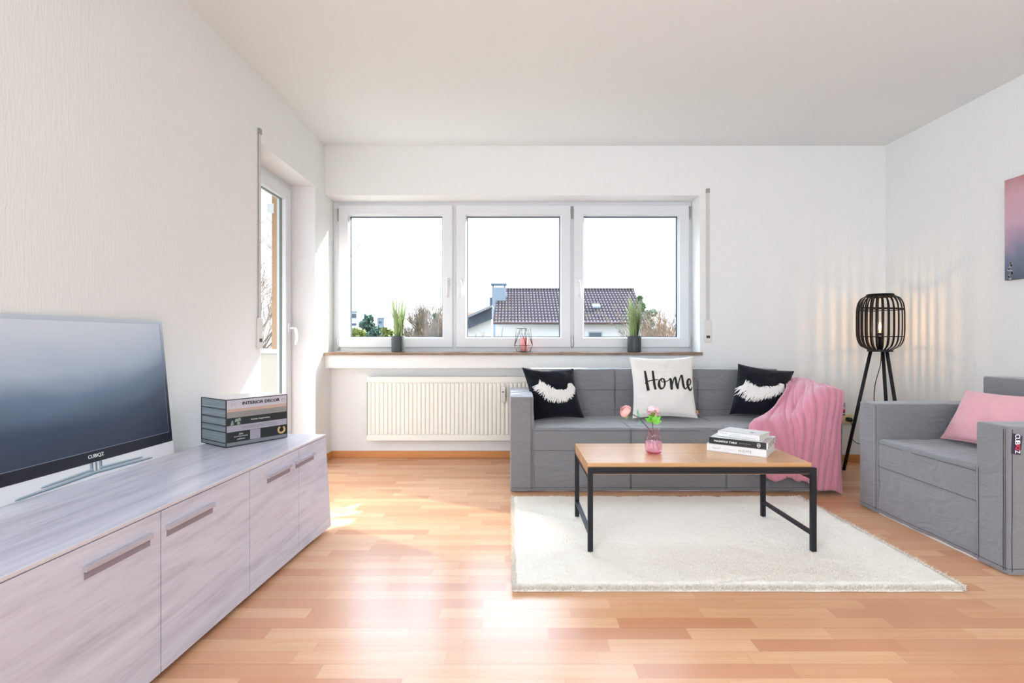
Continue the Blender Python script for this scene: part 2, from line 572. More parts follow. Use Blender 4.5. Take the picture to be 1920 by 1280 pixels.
def mat_blades():
    m = NT('grass_blade')
    z = m.n('SeparateXYZ'); g = m.n('NewGeometry'); m.t.links.new(g.outputs['Position'], z.inputs[0])
    f = m.n('MapRange'); m.t.links.new(z.outputs[2], f.inputs[0]); f.inputs[1].default_value = .98; f.inputs[2].default_value = 1.3
    ri = m.noise(m.geo((60, 60, 3)), 3, 1)
    a = m.ramp(f.outputs[0], [(0, srgb(70, 100, 40)), (.45, srgb(112, 140, 76)), (1, srgb(178, 188, 152))])
    m.P(Base_Color=m.mix(ri, a, srgb(168, 186, 132)), Roughness=.5, Subsurface_Weight=0.0)
    return m.mat
M['blade'] = mat_blades()

def emit(name, col, strength):
    m = NT(name)
    m.P(Base_Color=col, Emission_Color=col, Emission_Strength=strength)
    return m.mat
M['bulb'] = emit('glowing_filament', (1.0, 0.62, 0.25), 45.0)
M['bulb_glass'] = mat_glass('bulb_glass', (1, .95, .85))

# ------------------------------------------------------------------ the room
XL, XR, YB, YN, ZC, YR = -1.468, 2.972, 4.056, 4.19, 2.5, -3.0
struct(MB().box(XL - .35, XR + .3, YR - .3, 4.44, -.2, 0).build('floor', M['floor']))
struct(MB().box(XL - .35, XR + .3, YR - .3, 4.44, ZC, ZC + .2).build('ceiling', M['ceiling']))

WX1, WZ0, WZ1 = 1.504, .865, 2.109         # window recess
YE = 4.42                                   # outer face of the facade
struct(MB().box(XL, WX1, YB, YE, WZ1, ZC).build('wall_back_upper', M['wall']))
struct(MB().box(WX1, XR + .3, YB, 4.60, 0, ZC).build('wall_back_right', M['wall']))
struct(MB().box(XL, WX1, YB, YE, .739, .842).build('wall_back_apron', M['wall']))
struct(MB().box(XL, WX1, YN, YE, 0, .739).build('wall_back_niche', M['wall']))

DY0, DY1, DZ1 = 3.01, 3.859, 2.12           # balcony door opening
XO = XL - .29
b = MB()
b.box(XO, XL, -.15, DY0, 0, ZC); b.box(XO, XL, YR, -2.15, 0, ZC); b.box(XO, XL, -2.15, -.15, 0, .7); b.box(XO, XL, -2.15, -.15, 2.3, ZC)
struct(b.build('wall_left', M['wall']))
struct(MB().box(XO, XL, DY1, YE, 0, ZC).build('wall_left_far', M['wall']))
struct(MB().box(XO, XL, DY0, DY1, DZ1, ZC).build('wall_left_lintel', M['wall']))
# smooth plaster lining of the door opening
b = MB()
b.box(-1.66, XL - .001, DY1 - .003, DY1 + .001, 0, DZ1)
b.box(-1.66, XL - .001, DY0, DY1, DZ1 - .003, DZ1 + .001)
b.box(-1.66, XL - .001, DY0 - .001, DY0 + .003, 0, DZ1)
struct(b.build('trim_1', M['reveal']))
# lining of the window recess
b = MB()
b.box(XL, WX1, YB + .001, 4.25, WZ1 - .003, WZ1 + .001)
b.box(WX1 - .003, WX1 + .001, YB + .001, 4.25, WZ0, WZ1)
struct(b.build('trim_2', M['reveal']))
struct(MB().box(XR, XR + .3, YR, YE, 0, ZC).build('wall_right', M['wall']))
b = MB()                                     # unseen wall behind the camera, wide opening added for the fill lamp
b.box(XL, -1.1, YR - .3, YR, 0, ZC); b.box(2.6, XR, YR - .3, YR, 0, ZC); b.box(-1.1, 2.6, YR - .3, YR, 2.3, ZC); b.box(-1.1, 2.6, YR - .3, YR, 0, .2)
struct(b.build('wall_rear', M['wall']))

# skirting boards
SK = .056
struct(MB().box(XL, WX1, YN - .014, YN, 0, SK).build('baseboard_back', M['skirting'], bevel=.003))
struct(MB().box(WX1, XR, YB - .014, YB, 0, SK).build('baseboard_back_right', M['skirting'], bevel=.003))
b = MB().box(XL, XL + .014, YR, DY0, 0, SK).box(XL, XL + .014, DY1, YN, 0, SK)
struct(b.build('baseboard_left', M['skirting'], bevel=.003))
struct(MB().box(XR - .014, XR, YR, YB, 0, SK).build('baseboard_right', M['skirting'], bevel=.003))

# ------------------------------------------------------------------ window in the back wall
def frame_ring(mb, x0, x1, z0, z1, wd, y0, y1):
    mb.box(x0, x0 + wd, y0, y1, z0, z1); mb.box(x1 - wd, x1, y0, y1, z0, z1)
    mb.box(x0 + wd, x1 - wd, y0, y1, z0, z0 + wd); mb.box(x0 + wd, x1 - wd, y0, y1, z1 - wd, z1)

def ring(mb, x0, x1, z0, z1, wd, yf, yb, bev=0.0):
    """mitred frame profile with a sloping inner bead"""
    outer = [(x0, z0), (x1, z0), (x1, z1), (x0, z1)]
    inner = [(x0 + wd, z0 + wd), (x1 - wd, z0 + wd), (x1 - wd, z1 - wd), (x0 + wd, z1 - wd)]
    inner2 = [(x0 + wd + bev, z0 + wd + bev), (x1 - wd - bev, z0 + wd + bev), (x1 - wd - bev, z1 - wd - bev), (x0 + wd + bev, z1 - wd - bev)]
    for k in range(4):
        k2 = (k + 1) % 4
        rr = [(outer[k], outer[k2], yb, yf), (inner[k], inner[k2], yf, yf)]
        vs = [(outer[k][0], yb, outer[k][1]), (outer[k2][0], yb, outer[k2][1]), (outer[k][0], yf, outer[k][1]), (outer[k2][0], yf, outer[k2][1]),
              (inner[k][0], yf, inner[k][1]), (inner[k2][0], yf, inner[k2][1]), (inner2[k][0], yb, inner2[k][1]), (inner2[k2][0], yb, inner2[k2][1])]
        mb.add(vs, [(0, 1, 3, 2), (2, 3, 5, 4), (4, 5, 7, 6), (6, 7, 1, 0)])

win = bpy.data.objects.new('window_1', None); COL.objects.link(win); win['kind'] = 'structure'; win.location = (0, 4.25, WZ0)
b = MB()
FY0, FY1 = 4.25, 4.32
S = [(-1.419, -.478), (-.447, .498), (.524, 1.476)]
SZ0, SZ1 = .900, 2.0745
zi0, zi1 = SZ0 + .03, SZ1 - .03
b.box(XL, S[0][0] + .03, FY0, FY1, zi0, zi1); b.box(S[2][1] - .03, WX1, FY0, FY1, zi0, zi1)
b.box(XL, WX1, FY0, FY1, WZ0, SZ0 + .03); b.box(XL, WX1, FY0, FY1, SZ1 - .03, WZ1)
b.box(S[0][1] - .04, S[1][0] + .04, FY0, FY1, zi0, zi1); b.box(S[1][1] - .04, S[2][0] + .04, FY0, FY1, zi0, zi1)
b.build('window_frame', M['pvc'], win, bevel=.003)
for k, (a0, a1) in enumerate(S):
    sb = MB(); ring(sb, a0, a1, SZ0, SZ1, .078, 4.228, 4.30, .008)
    sash = sb.build('window_sash', M['pvc'], win, bevel=.004)
    fb = MB(); ring(fb, a0 + .0775, a1 - .0775, SZ0 + .0775, SZ1 - .0775, .008, 4.245, 4.29, .0)
    fb.build('glazing_bead', M['pvc'], win, bevel=.002)
    gb = MB(); ring(gb, a0 + .0855, a1 - .0855, SZ0 + .0855, SZ1 - .0855, .0055, 4.272, 4.290, 0)
    gb.build('gasket', M['gasket'], win)
    MB().box(a0 + .083, a1 - .083, 4.275, 4.285, SZ0 + .083, SZ1 - .083).build('pane', M['glass'], win)
    hx = (a1 - .038) if k == 0 else (a0 + .038)
    hz = 1.435
    hb = MB()
    hb.rbox(hx - .013, hx + .013, 4.214, 4.230, hz - .035, hz + .035, .005, .02)
    hb.tube([(hx, 4.22, hz), (hx, 4.185, hz + .002)], .010, 12)
    hb.tube([(hx, 4.185, hz + .006), (hx, 4.179, hz - .005), (hx, 4.178, hz - .06), (hx, 4.182, hz - .125)], [.009, .011, .010, .0085], 12)
    hb.build('window_handle', M['handle'], win, smooth=True)
for hx, zs in ((S[0][0] - .006, (2.0, .93)), (S[1][1] + .012, (2.02, .95)), (S[2][1] + .006, (2.02, .95))):
    for i, z in enumerate(zs):
        hb = MB()
        hb.tube([(hx, 4.232, z - .045), (hx, 4.232, z + .045)], .0065, 10)
        hb.build('hinge_cap', M['handle'] if i else M['hinge'], win, smooth=True)
        MB().tube([(hx, 4.231, z - .056), (hx, 4.231, z - .044)], .006, 8).build('hinge_pin', M['hinge'], win)
struct(MB().box(XL, 1.512, 4.02, 4.25, .842, WZ0).build('trim_3', M['sill'], bevel=.003))

# roller shutter strap beside the window
def strap(name, label, cat, pos, horiz, ztop, zb1, zb0):
    """belt from a slot at ztop down to the winder plate zb0..zb1; horiz = unit vector along the wall, n = out of the wall"""
    p = Vector(pos); hx = Vector(horiz); n = Vector((0, -1, 0)) if abs(hx.x) > .5 else Vector((1, 0, 0))
    t = thing(name, label, cat, (p.x, p.y, zb0))
    def slab(mb, h0, h1, d0, d1, z0, z1):
        ps = []
        for z in (z0, z1):
            for (h, d) in ((h0, d0), (h1, d0), (h1, d1), (h0, d1)):
                q = p + hx * h + n * d; ps.append((q.x, q.y, z))
        mb.hexa(ps)
    a = MB(); slab(a, -.011, .011, .006, .009, zb0 + .03, ztop); a.build('belt', M['strap'], t)
    a = MB(); slab(a, -.014, .014, 0, .014, ztop - .005, ztop + .028); a.build('belt_guide', M['hinge'], t, bevel=.002)
    a = MB(); slab(a, -.027, .027, 0, .013, zb0, zb1); a.build('winder_plate', M['winder'], t, bevel=.004)
    a = MB(); slab(a, -.014, .014, .011, .0145, zb0 + .035, zb0 + .055); a.build('belt_slot', M['dark'], t)
    return t
strap('shutter_strap', 'grey shutter belt with cream winder plate on the wall beside the wide window', 'shutter strap', (1.562, YB, 0), (1, 0, 0), 2.13, 1.118, .941)
strap('shutter_strap', 'pale shutter belt with winder on the wall at the near edge of the balcony door', 'shutter strap', (XL, 2.985, 0), (0, 1, 0), 2.165, 1.09, .915)

# ------------------------------------------------------------------ balcony door
dr = bpy.data.objects.new('door_1', None); COL.objects.link(dr); dr['kind'] = 'structure'; dr.location = (-1.66, 3.43, 0)
def yring(mb, y0, y1, z0, z1, wd, xf, xb):
    mb.box(xb, xf, y0, y0 + wd, z0, z1); mb.box(xb, xf, y1 - wd, y1, z0, z1)
    mb.box(xb, xf, y0 + wd, y1 - wd, z0, z0 + wd); mb.box(xb, xf, y0 + wd, y1 - wd, z1 - wd, z1)
b = MB(); yring(b, DY0, DY1, 0, DZ1, .06, -1.650, -1.72); b.build('door_frame', M['pvc'], dr, bevel=.004)
b = MB(); yring(b, DY0 + .045, DY1 - .045, .03, DZ1 - .045, .085, -1.634, -1.70); b.build('door_sash', M['pvc'], dr, bevel=.004)
b = MB(); yring(b, DY0 + .1285, DY1 - .1285, .113, DZ1 - .128, .006, -1.664, -1.682); b.build('gasket', plain('grey_green_gasket', (.16, .20, .18), .5), dr)
MB().box(-1.675, -1.667, DY0 + .135, DY1 - .135, .12, DZ1 - .135).build('pane', M['glass'], dr)
b = MB()
hy, hz = DY1 - .088, 1.05
b.rbox(-1.636, -1.624, hy - .014, hy + .014, hz - .035, hz + .035, .005, .02)
b.tube([(-1.63, hy, hz), (-1.588, hy, hz)], .010, 12)
b.tube([(-1.588, hy, hz + .005), (-1.580, hy, hz - .02), (-1.574, hy, hz - .07), (-1.584, hy, hz - .125)], [.009, .010, .009, .008], 12)
b.build('door_handle', M['handle'], dr, smooth=True)

# ------------------------------------------------------------------ radiator
t = thing('radiator', 'cream ribbed panel radiator in the niche under the wide window', 'radiator', (-.25, 4.13, .15))
RX0, RX1, RZ0, RZ1 = -1.15, .80, .157, .664
b = MB()
n = int((RX1 - RX0 - .012) / .0334)
prof = []
x = RX0 + .004
b.box(RX0, RX1, 4.10, 4.112, RZ0, RZ1)
for i in range(n):
    xa = RX0 + .01 + i * .0334
    b.add([(xa, 4.10, RZ0 + .045), (xa + .008, 4.092, RZ0 + .052), (xa + .022, 4.092, RZ0 + .052), (xa + .0285, 4.10, RZ0 + .045),
           (xa, 4.10, RZ1 - .045), (xa + .008, 4.092, RZ1 - .052), (xa + .022, 4.092, RZ1 - .052), (xa + .0285, 4.10, RZ1 - .045)],
          [(0, 1, 5, 4), (1, 2, 6, 5), (2, 3, 7, 6), (0, 3, 2, 1), (4, 5, 6, 7)])
b.box(RX0, RX1, 4.091, 4.10, RZ1 - .040, RZ1); b.box(RX0, RX1, 4.091, 4.10, RZ0, RZ0 + .040)
b.build('front_panel', M['radiator'], t, bevel=.002)
MB().box(RX0 + .005, RX1 - .005, 4.09, 4.175, RZ1 - .012, RZ1 + .003).build('top_grille', M['radiator'], t, bevel=.002)
MB().box(RX0, RX0 + .006, 4.10, 4.17, RZ0 + .01, RZ1 - .005).build('side_cover', M['radiator'], t)
MB().box(RX0 + .01, RX1 - .01, 4.16, 4.172, RZ0, RZ1 - .02).build('rear_panel', M['radiator'], t)
for xx in (-.9, 0.5): MB().box(xx, xx + .03, 4.172, 4.1895, .2, .6).build('wall_bracket', M['radiator'], t)
t = thing('heat_meter', 'small cream heat meter clipped on the radiator ribs beside the sofa arm', 'heat meter', (-.055, 4.075, .46))
MB().rbox(-.074, -.038, 4.064, 4.0925, .468, .592, .004, .03).build('housing', M['winder'], t, smooth=True)
MB().box(-.066, -.050, 4.0625, 4.066, .545, .553).build('display', M['dark'], t)

# ------------------------------------------------------------------ tv board (rotated a little off the wall)
CA = math.radians(3.28)
cd = Vector((math.sin(CA), math.cos(CA), 0))         # along the board, away from the camera
cn = Vector((math.cos(CA), -math.sin(CA), 0))        # out of its front
CF = Vector((-.925, 2.56, 0))                        # far front corner
CL, CDp, CH, CB = 1.62, .449, .49, .018
# local frame: x = out of the front (0 at front, negative towards the wall), y = along (0 at far end, negative towards camera)
cab = thing('sideboard', 'low grey lilac woodgrain sideboard along the left wall under the television', 'sideboard', CF, -CA)
BK = -CDp + .012
MB().hexa([(BK, -CL, CB), (-.012, -CL, CB), (.004, .03, CB), (BK, .03, CB), (BK, -CL, CH - .010), (-.012, -CL, CH - .010), (-.012, 0, CH - .010), (BK, 0, CH - .010)]).build('body', M['cab'], cab, local=True)
MB().box(-CDp, .002, -CL - .002, .002, CH - .010, CH).build('top', M['cabtop'], cab, local=True, bevel=.0015)
MB().box(-.001, .0045, -CL - .002, .002, CH - .006, CH + .0004).build('edge_strip', M['cabedge'], cab, local=True)
MB().box(-CDp + .03, -.06, -CL + .03, -.03, 0, CB).build('plinth', M['dark'], cab, local=True)
ys = [-CL, -1.115, -.672, -.286, 0.0]
hand = [(-1.365, -1.155), (-1.098, -.886), (-.556, -.366), (-.322, -.136)]
for k in range(4):
    y0, y1 = ys[k] + .0018, ys[k + 1] - .0018
    y1b = y1 + (.03 if k == 3 else 0)
    xb = .0 if k < 3 else .016
    d = MB().hexa([(-.012, y0, CB + .004), (.002, y0, CB + .004), (.002 + xb, y1b, CB + .004), (-.012, y1b, CB + .004),
                   (-.012, y0, CH - .012), (.002, y0, CH - .012), (.002, y1, CH - .012), (-.012, y1, CH - .012)]).build('door', M['cab'], cab, local=True, bevel=.001)
    h0, h1 = hand[k]
    hb = MB().box(.001, .012, h0, h1, .418, .4315)
    g = hb.build('handle', M['handlebar'], d, local=True, bevel=.001)
    r_ = MB().box(.001, .0032, h0 + .004, h1 - .002, .398, .4185).build('handle_shadow_print', M['recess'], d, local=True)  # dark strip for the printed shadow below the grip

# ------------------------------------------------------------------ cardboard television
p0, p1 = Vector((-1.439, 1.385, CH + .0008)), Vector((-1.397, 2.127, CH + .0008))
ax = (p1 - p0).normalized()
lean = Vector((-.050, 0, .548))
up = lean.normalized()
TW, TH = (p1 - p0).length, lean.length
nn = ax.cross(up).normalized()
if nn.x < 0: nn = -nn
tv = thing('television', 'flat cardboard television with printed silver stand leaning on the left wall', 'television', (p0 + p1) / 2)
def tvp(u, v, d=0.0):
    bot = p0.lerp(p1, u); topp = (p0 + Vector((-.022, 0, .548))).lerp(p1 + Vector((-.050, 0, .548)), u)
    return bot.lerp(topp, v) + nn * d
def tvslab(mb, u0, u1, v0, v1, d0, d1):
    nu = max(1, int((u1 - u0) * 16)); nv = max(1, int((v1 - v0) * 12))
    vs = [tvp(u0 + (u1 - u0) * i / nu, v0 + (v1 - v0) * j / nv, d) for d in (d0, d1) for j in range(nv + 1) for i in range(nu + 1)]
    W2, K2 = nu + 1, (nu + 1) * (nv + 1)
    fs = []
    for j in range(nv):
        for i in range(nu):
            a = j * W2 + i
            fs += [(a, a + W2, a + W2 + 1, a + 1), (K2 + a, K2 + a + 1, K2 + a + W2 + 1, K2 + a + W2)]
    for i in range(nu):
        fs += [(i, i + 1, K2 + i + 1, K2 + i), (nv * W2 + i + 1, nv * W2 + i, K2 + nv * W2 + i, K2 + nv * W2 + i + 1)]
    for j in range(nv):
        fs += [((j + 1) * W2, j * W2, K2 + j * W2, K2 + (j + 1) * W2), (j * W2 + nu, (j + 1) * W2 + nu, K2 + (j + 1) * W2 + nu, K2 + j * W2 + nu)]
    mb.add(vs, fs)
b = MB(); tvslab(b, 0, 1, 0, .995, -.004, 0); b.build('card_panel', M['card'], tv)
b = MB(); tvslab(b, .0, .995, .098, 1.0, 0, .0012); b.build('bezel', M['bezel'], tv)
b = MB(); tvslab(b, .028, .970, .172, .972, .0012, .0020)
m = NT('screen_print_with_glare')          # screen print with window glare painted in, pale blue fading to near black
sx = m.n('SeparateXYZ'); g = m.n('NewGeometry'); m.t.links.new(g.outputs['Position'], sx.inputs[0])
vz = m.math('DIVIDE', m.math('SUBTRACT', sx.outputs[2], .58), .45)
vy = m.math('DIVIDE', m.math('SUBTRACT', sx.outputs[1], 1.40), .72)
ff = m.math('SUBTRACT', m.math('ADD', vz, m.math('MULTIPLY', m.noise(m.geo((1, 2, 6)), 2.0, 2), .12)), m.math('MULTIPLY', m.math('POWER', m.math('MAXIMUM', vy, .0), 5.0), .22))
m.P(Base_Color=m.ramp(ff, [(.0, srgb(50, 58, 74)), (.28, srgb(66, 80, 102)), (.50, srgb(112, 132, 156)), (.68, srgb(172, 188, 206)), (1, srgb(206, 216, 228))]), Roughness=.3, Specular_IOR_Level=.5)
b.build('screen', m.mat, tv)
b = MB()
for (u0, u1, v0, v1) in ((.026, .972, .168, .172), (.970, .972, .168, .974), (.026, .028, .168, .974)):
    tvslab(b, u0, u1, v0, v1, .0012, .0024)
b.build('screen_border', M['steel_print'], tv)
b = MB(); add_text(b, 'CUBIQZ', tvp(.5, .135, .0013), ax, up, .014, .062, bold=.0006); b.build('lettering', M['white_ink'], tv)
# printed stand: four splayed arms and a short neck
b = MB()
def strip(mb, pts, d=.0008):
    for i in range(len(pts) - 1):
        (u0, v0, w0), (u1, v1, w1) = pts[i], pts[i + 1]
        mb.add([tvp(u0, v0 - w0 / 2, d), tvp(u1, v1 - w1 / 2, d), tvp(u1, v1 + w1 / 2, d), tvp(u0, v0 + w0 / 2, d)], [(0, 1, 2, 3)])
ARMS = [[(.50, .034, .022), (.36, .024, .020), (.15, .012, .014), (.13, .010, .008)],
        [(.50, .034, .022), (.64, .028, .020), (.82, .020, .014), (.84, .018, .008)],
        [(.48, .054, .014), (.40, .048, .016), (.25, .037, .013), (.235, .036, .007)],
        [(.52, .054, .014), (.60, .050, .016), (.76, .043, .013), (.775, .042, .007)]]
for a_ in ARMS: strip(b, a_)
strip(b, [(.468, .07, .055), (.484, .07, .055)]); strip(b, [(.495, .064, .064), (.505, .064, .064)]); strip(b, [(.516, .07, .055), (.532, .07, .055)])
ps = b.build('printed_stand', M['steel_print'], tv)
b = MB()
for a_ in ARMS: strip(b, [(u_, v_ + w_ * .22, w_ * .42) for (u_, v_, w_) in a_], .0011)
strip(b, [(.470, .07, .05), (.474, .07, .05)], .0011); strip(b, [(.518, .07, .05), (.522, .07, .05)], .0011)
b.build('stand_highlight', M['steel_light'], ps)

# ------------------------------------------------------------------ box printed as a stack of books
BA = math.atan2(.832, .555)
bx = thing('book_box', 'cardboard box printed like five stacked decor books on the sideboard', 'box', (-1.239, 2.232, CH + .0022), BA)
BW, BD, BH = .288, .215, .207          # local: x along the spines, y into depth, z up
M['palegold'] = plain('pale_gold_print', srgb(186, 178, 158), .5)
c_edge = plain('box_edge_black', (0.03, 0.035, 0.035), .5)
c_page = mat_wood('box_page_print', srgb(84, 100, 108), srgb(148, 160, 168), srgb(176, 188, 196), scale=(3, 1, 90), rough=.45)
MB().box(0, BW, 0, BD, 0, BH).build('carton', c_page, bx, local=True, bevel=.0015)
MB().box(.002, BW - .002, .002, BD - .002, BH, BH + .0012).build('cover_print', M['cover_white'], bx, local=True)
b = MB()
for (xx, yy) in ((0, 0), (0, BD), (BW, 0)):
    b.box(xx - .0018, xx + .0018, yy - .0018, yy + .0018, 0, BH)
for zz in (0.0012, BH - .0005):
    b.box(0, BW, -.0016, .0016, zz - .0018, zz + .0018); b.box(-.0016, .0016, 0, BD, zz - .0018, zz + .0018)
b.build('dark_rim', c_edge, bx, local=True)
bands = [(.165, .205, srgb(196, 190, 198), 'spine_print'), (.152, .165, srgb(196, 164, 148), 'spine_print'), (.126, .152, srgb(146, 142, 138), 'spine_print'),
         (.092, .126, srgb(34, 40, 42), 'spine_print'), (.064, .092, srgb(168, 162, 172), 'spine_print'), (.018, .064, srgb(26, 34, 36), 'spine_print'), (.003, .018, srgb(124, 130, 134), 'spine_print')]
for (z0, z1, c, nm) in bands:
    MB().box(.002, BW - .002, -.0012, .002, z0, z1).build(nm, plain('spine_colour', c, .4), bx, local=True)
# page blocks seen on the short side
for (z0, z1) in ((.168, .200), (.130, .150), (.096, .122), (.067, .088), (.022, .060)):
    b = MB().box(-.0014, .001, .006, BD - .006, z0, z1)
    b.build('page_print', c_page, bx, local=True, bevel=.002)
    for z in (z0 - .002, z1 + .002):
        pass
b = MB()
for z in (.165, .128, .093, .0645, .018):
    b.box(-.0022, .0, .002, BD - .002, z - .0016, z + .0016)
b.build('board_line', c_edge, bx, local=True)
def on_box(txt, x, z, h, wdt, mat, name='lettering', bold=0.0):
    mb = MB(); add_text(mb, txt, (x, -.0014, z), (1, 0, 0), (0, 0, 1), h, wdt, bold=bold)
    return mb.build(name, mat, bx, local=True)
on_box('INTERIOR DECOR', .160, .186, .0135, .178, M['ink'], bold=.0008)
on_box('THE CURATED HOUSE AND GARDEN', .155, .138, .0055, .16, M['grey_ink'])
on_box('Home Inspiration', .155, .109, .010, .09, M['white_ink'])
on_box('THE POWER OF YOUR STUDIO', .150, .078, .011, .17, M['grey_ink'])
on_box('20th', .064, .0525, .0075, .018, M['white_ink'])
on_box('anniversary', .064, .0415, .0070, .062, M['white_ink'])
on_box('edition', .064, .0305, .0070, .034, M['white_ink'])
MB().box(.106, .154, -.0018, .001, .019, .063).build('silver_panel', plain('silver_print', srgb(160, 154, 166), .35), bx, local=True)
b = MB()
pts = [(.258 + .016 * math.cos(a), -.0018, .042 + .015 * math.sin(a)) for a in [math.radians(118 + i * 20) for i in range(16)]]
b.tube(pts, .0050, 6)
b.build('gold_emblem', plain('gold_print', srgb(198, 168, 110), .4), bx, local=True)
for (xx, zz) in ((.030, .186), (.268, .184)):
    b = MB()
    b.tube([(xx + .010 * math.cos(a), -.0015, zz + .007 * math.sin(a)) for a in [i * PI / 6 for i in range(12)]], .0009, 4, closed=True)
    b.tube([(xx - .010, -.0015, zz - .004), (xx, -.0015, zz + .004), (xx + .010, -.0015, zz - .003)], .0009, 4)
    b.build('gold_ornament', M['palegold'], bx, local=True)
b = MB()
random.seed(4)
for i in range(9):
    xx, zz = .016 + random.random() * .044, .097 + random.random() * .022
    s_ = .004 + random.random() * .004
    b.add([(xx - s_, -.0016 - i * .00005, zz - s_), (xx + s_, -.0016 - i * .00005, zz - s_ * .6), (xx + s_ * .7, -.0016 - i * .00005, zz + s_), (xx - s_ * .6, -.0016 - i * .00005, zz + s_)], [(0, 1, 2, 3)])
b.build('picture_print', plain('leafy_print', srgb(140, 156, 142), .5, var=.5, bscale=400), bx, local=True)

# ------------------------------------------------------------------ sofa
sofa = thing('sofa', 'long three seat sofa with loose grey cotton cover and boxy arms', 'sofa', (1.05, 3.55, 0))
SX0, SX1, SY0, SY1 = 0.0, 2.096, 3.23, 3.88
AW, AH, SH, BHt, BY = .148, .603, .407, .750, 3.73
def seams(mb, segs, r=.0011):
    for p, q in segs:
        p, q = Vector(p), Vector(q); k = max(2, int((q - p).length / .05))
        pts = []
        for i in range(k + 1):
            c = p.lerp(q, i / k)
            c = c + Vector((noise.noise(c * 9), 0, noise.noise(c * 9 + Vector((5, 5, 5))))) * .0018
            pts.append(c)
        mb.tube(pts, r, 5)
for x0, x1, sd_ in ((SX0, SX0 + AW, 1.0), (SX1 - AW, SX1, 7.0)):
    MB().rbox(x0, x1, SY0, SY1, .006, AH, .008, .03, .0028, sd_).build('armrest', M['sofa'], sofa, smooth=True)
MB().rbox(SX0 + AW - .002, SX1 - AW + .002, SY0 + .003, SY1 - .01, .008, SH, .009, .03, .005, 3.0).build('seat', M['sofa'], sofa, smooth=True)
MB().rbox(SX0 + AW + .002, SX1 - AW - .002, BY, SY1 - .002, SH - .05, BHt, .009, .03, .005, 5.0).build('backrest', M['sofa'], sofa, smooth=True)
MB().box(SX0 + .03, SX1 - .03, SY0 + .030, SY1 - .01, 0, .02).build('cardboard_base', M['cardbase'], sofa)
b = MB()
yf = SY0 - .0014
sg = [((SX0 + AW - .018, yf, .02), (SX0 + AW - .018, yf, AH - .01)), ((SX0 + AW - .010, yf, .02), (SX0 + AW - .010, yf, SH)),
      ((SX1 - AW + .016, yf, .02), (SX1 - AW + .016, yf, AH - .01)),
      ((SX0 + .01, yf, .030), (SX0 + AW, yf, .028)), ((SX0 + AW, yf + .003, .030), (SX1 - AW, yf + .003, .030)), ((SX0 + AW, yf + .003, .388), (SX1 - AW, yf + .003, .388)),
      ((SX0 + AW, yf + .003, .264), (SX1 - AW, yf + .003, .266))]
for xx in (.757, 1.360):
    sg += [((xx, yf + .003, .02), (xx, yf + .003, SH - .01)), ((xx + .007, yf + .003, .02), (xx + .007, yf + .003, SH - .01)),
           ((xx, BY - .001, SH), (xx, BY - .001, BHt - .01)), ((xx + .007, BY - .001, SH), (xx + .007, BY - .001, BHt - .01)),
           ((xx, SY0 + .02, SH + .0005), (xx, BY - .01, SH + .0005))]
sg += [((SX0 + AW, BY - .001, .600), (SX1 - AW, BY - .001, .600)), ((SX0 + AW, BY - .001, .455), (SX1 - AW, BY - .001, .455))]
seams(b, sg)
b.build('stitching', M['seam'], sofa)
TAGM = plain('violet_label_cloth', srgb(58, 46, 72), .7)
REDM = plain('red_label_ink', srgb(226, 36, 70), .6)
tg = MB().box(SX1 - .002, SX1 + .019, SY0 + .004, SY0 + .0065, .485, .565).build('label_tag', TAGM, sofa)
b = MB(); add_text(b, 'CUBI', (SX1 + .010, SY0 + .0036, .542), (0, 0, -1), (1, 0, 0), .012, .036, bold=.0005); b.build('lettering', M['white_ink'], tg)
b = MB(); add_text(b, 'Q', (SX1 + .010, SY0 + .0036, .514), (0, 0, -1), (1, 0, 0), .013, .014, bold=.0012); b.build('red_letter', REDM, tg)
b = MB(); add_text(b, 'Z', (SX1 + .010, SY0 + .0036, .497), (0, 0, -1), (1, 0, 0), .012, .010, bold=.0005); b.build('lettering', M['white_ink'], tg)

# ------------------------------------------------------------------ armchair
ch = thing('armchair', 'boxy grey cotton armchair on the right with a pink cushion', 'armchair', (2.38, 2.52, 0))
HX0, HX1, HY0, HY1 = 2.025, 2.76, 2.08, 2.97
AH2, SH2 = .608, .415
for y0, y1, sd_ in ((HY0, HY0 + AW, 11.0), (HY1 - AW, HY1, 15.0)):
    MB().rbox(HX0, HX1, y0, y1, .006, AH2, .008, .03, .0028, sd_).build('armrest', M['sofa'], ch, smooth=True)
MB().rbox(HX0 + .004, HX1 - .01, HY0 + AW - .002, HY1 - AW + .002, .008, SH2, .010, .028, .008, 19.0).build('seat', M['sofa'], ch, smooth=True)
MB().rbox(2.60, HX1 - .002, HY0 + AW + .002, HY1 - AW - .002, SH2 - .05, .762, .010, .03, .005, 23.0).build('backrest', M['sofa'], ch, smooth=True)
MB().box(HX0 + .018, HX1 - .01, HY0 + .018, HY1 - .018, 0, .02).build('cardboard_base', M['cardbase'], ch)
b = MB()
xf = HX0 - .0016
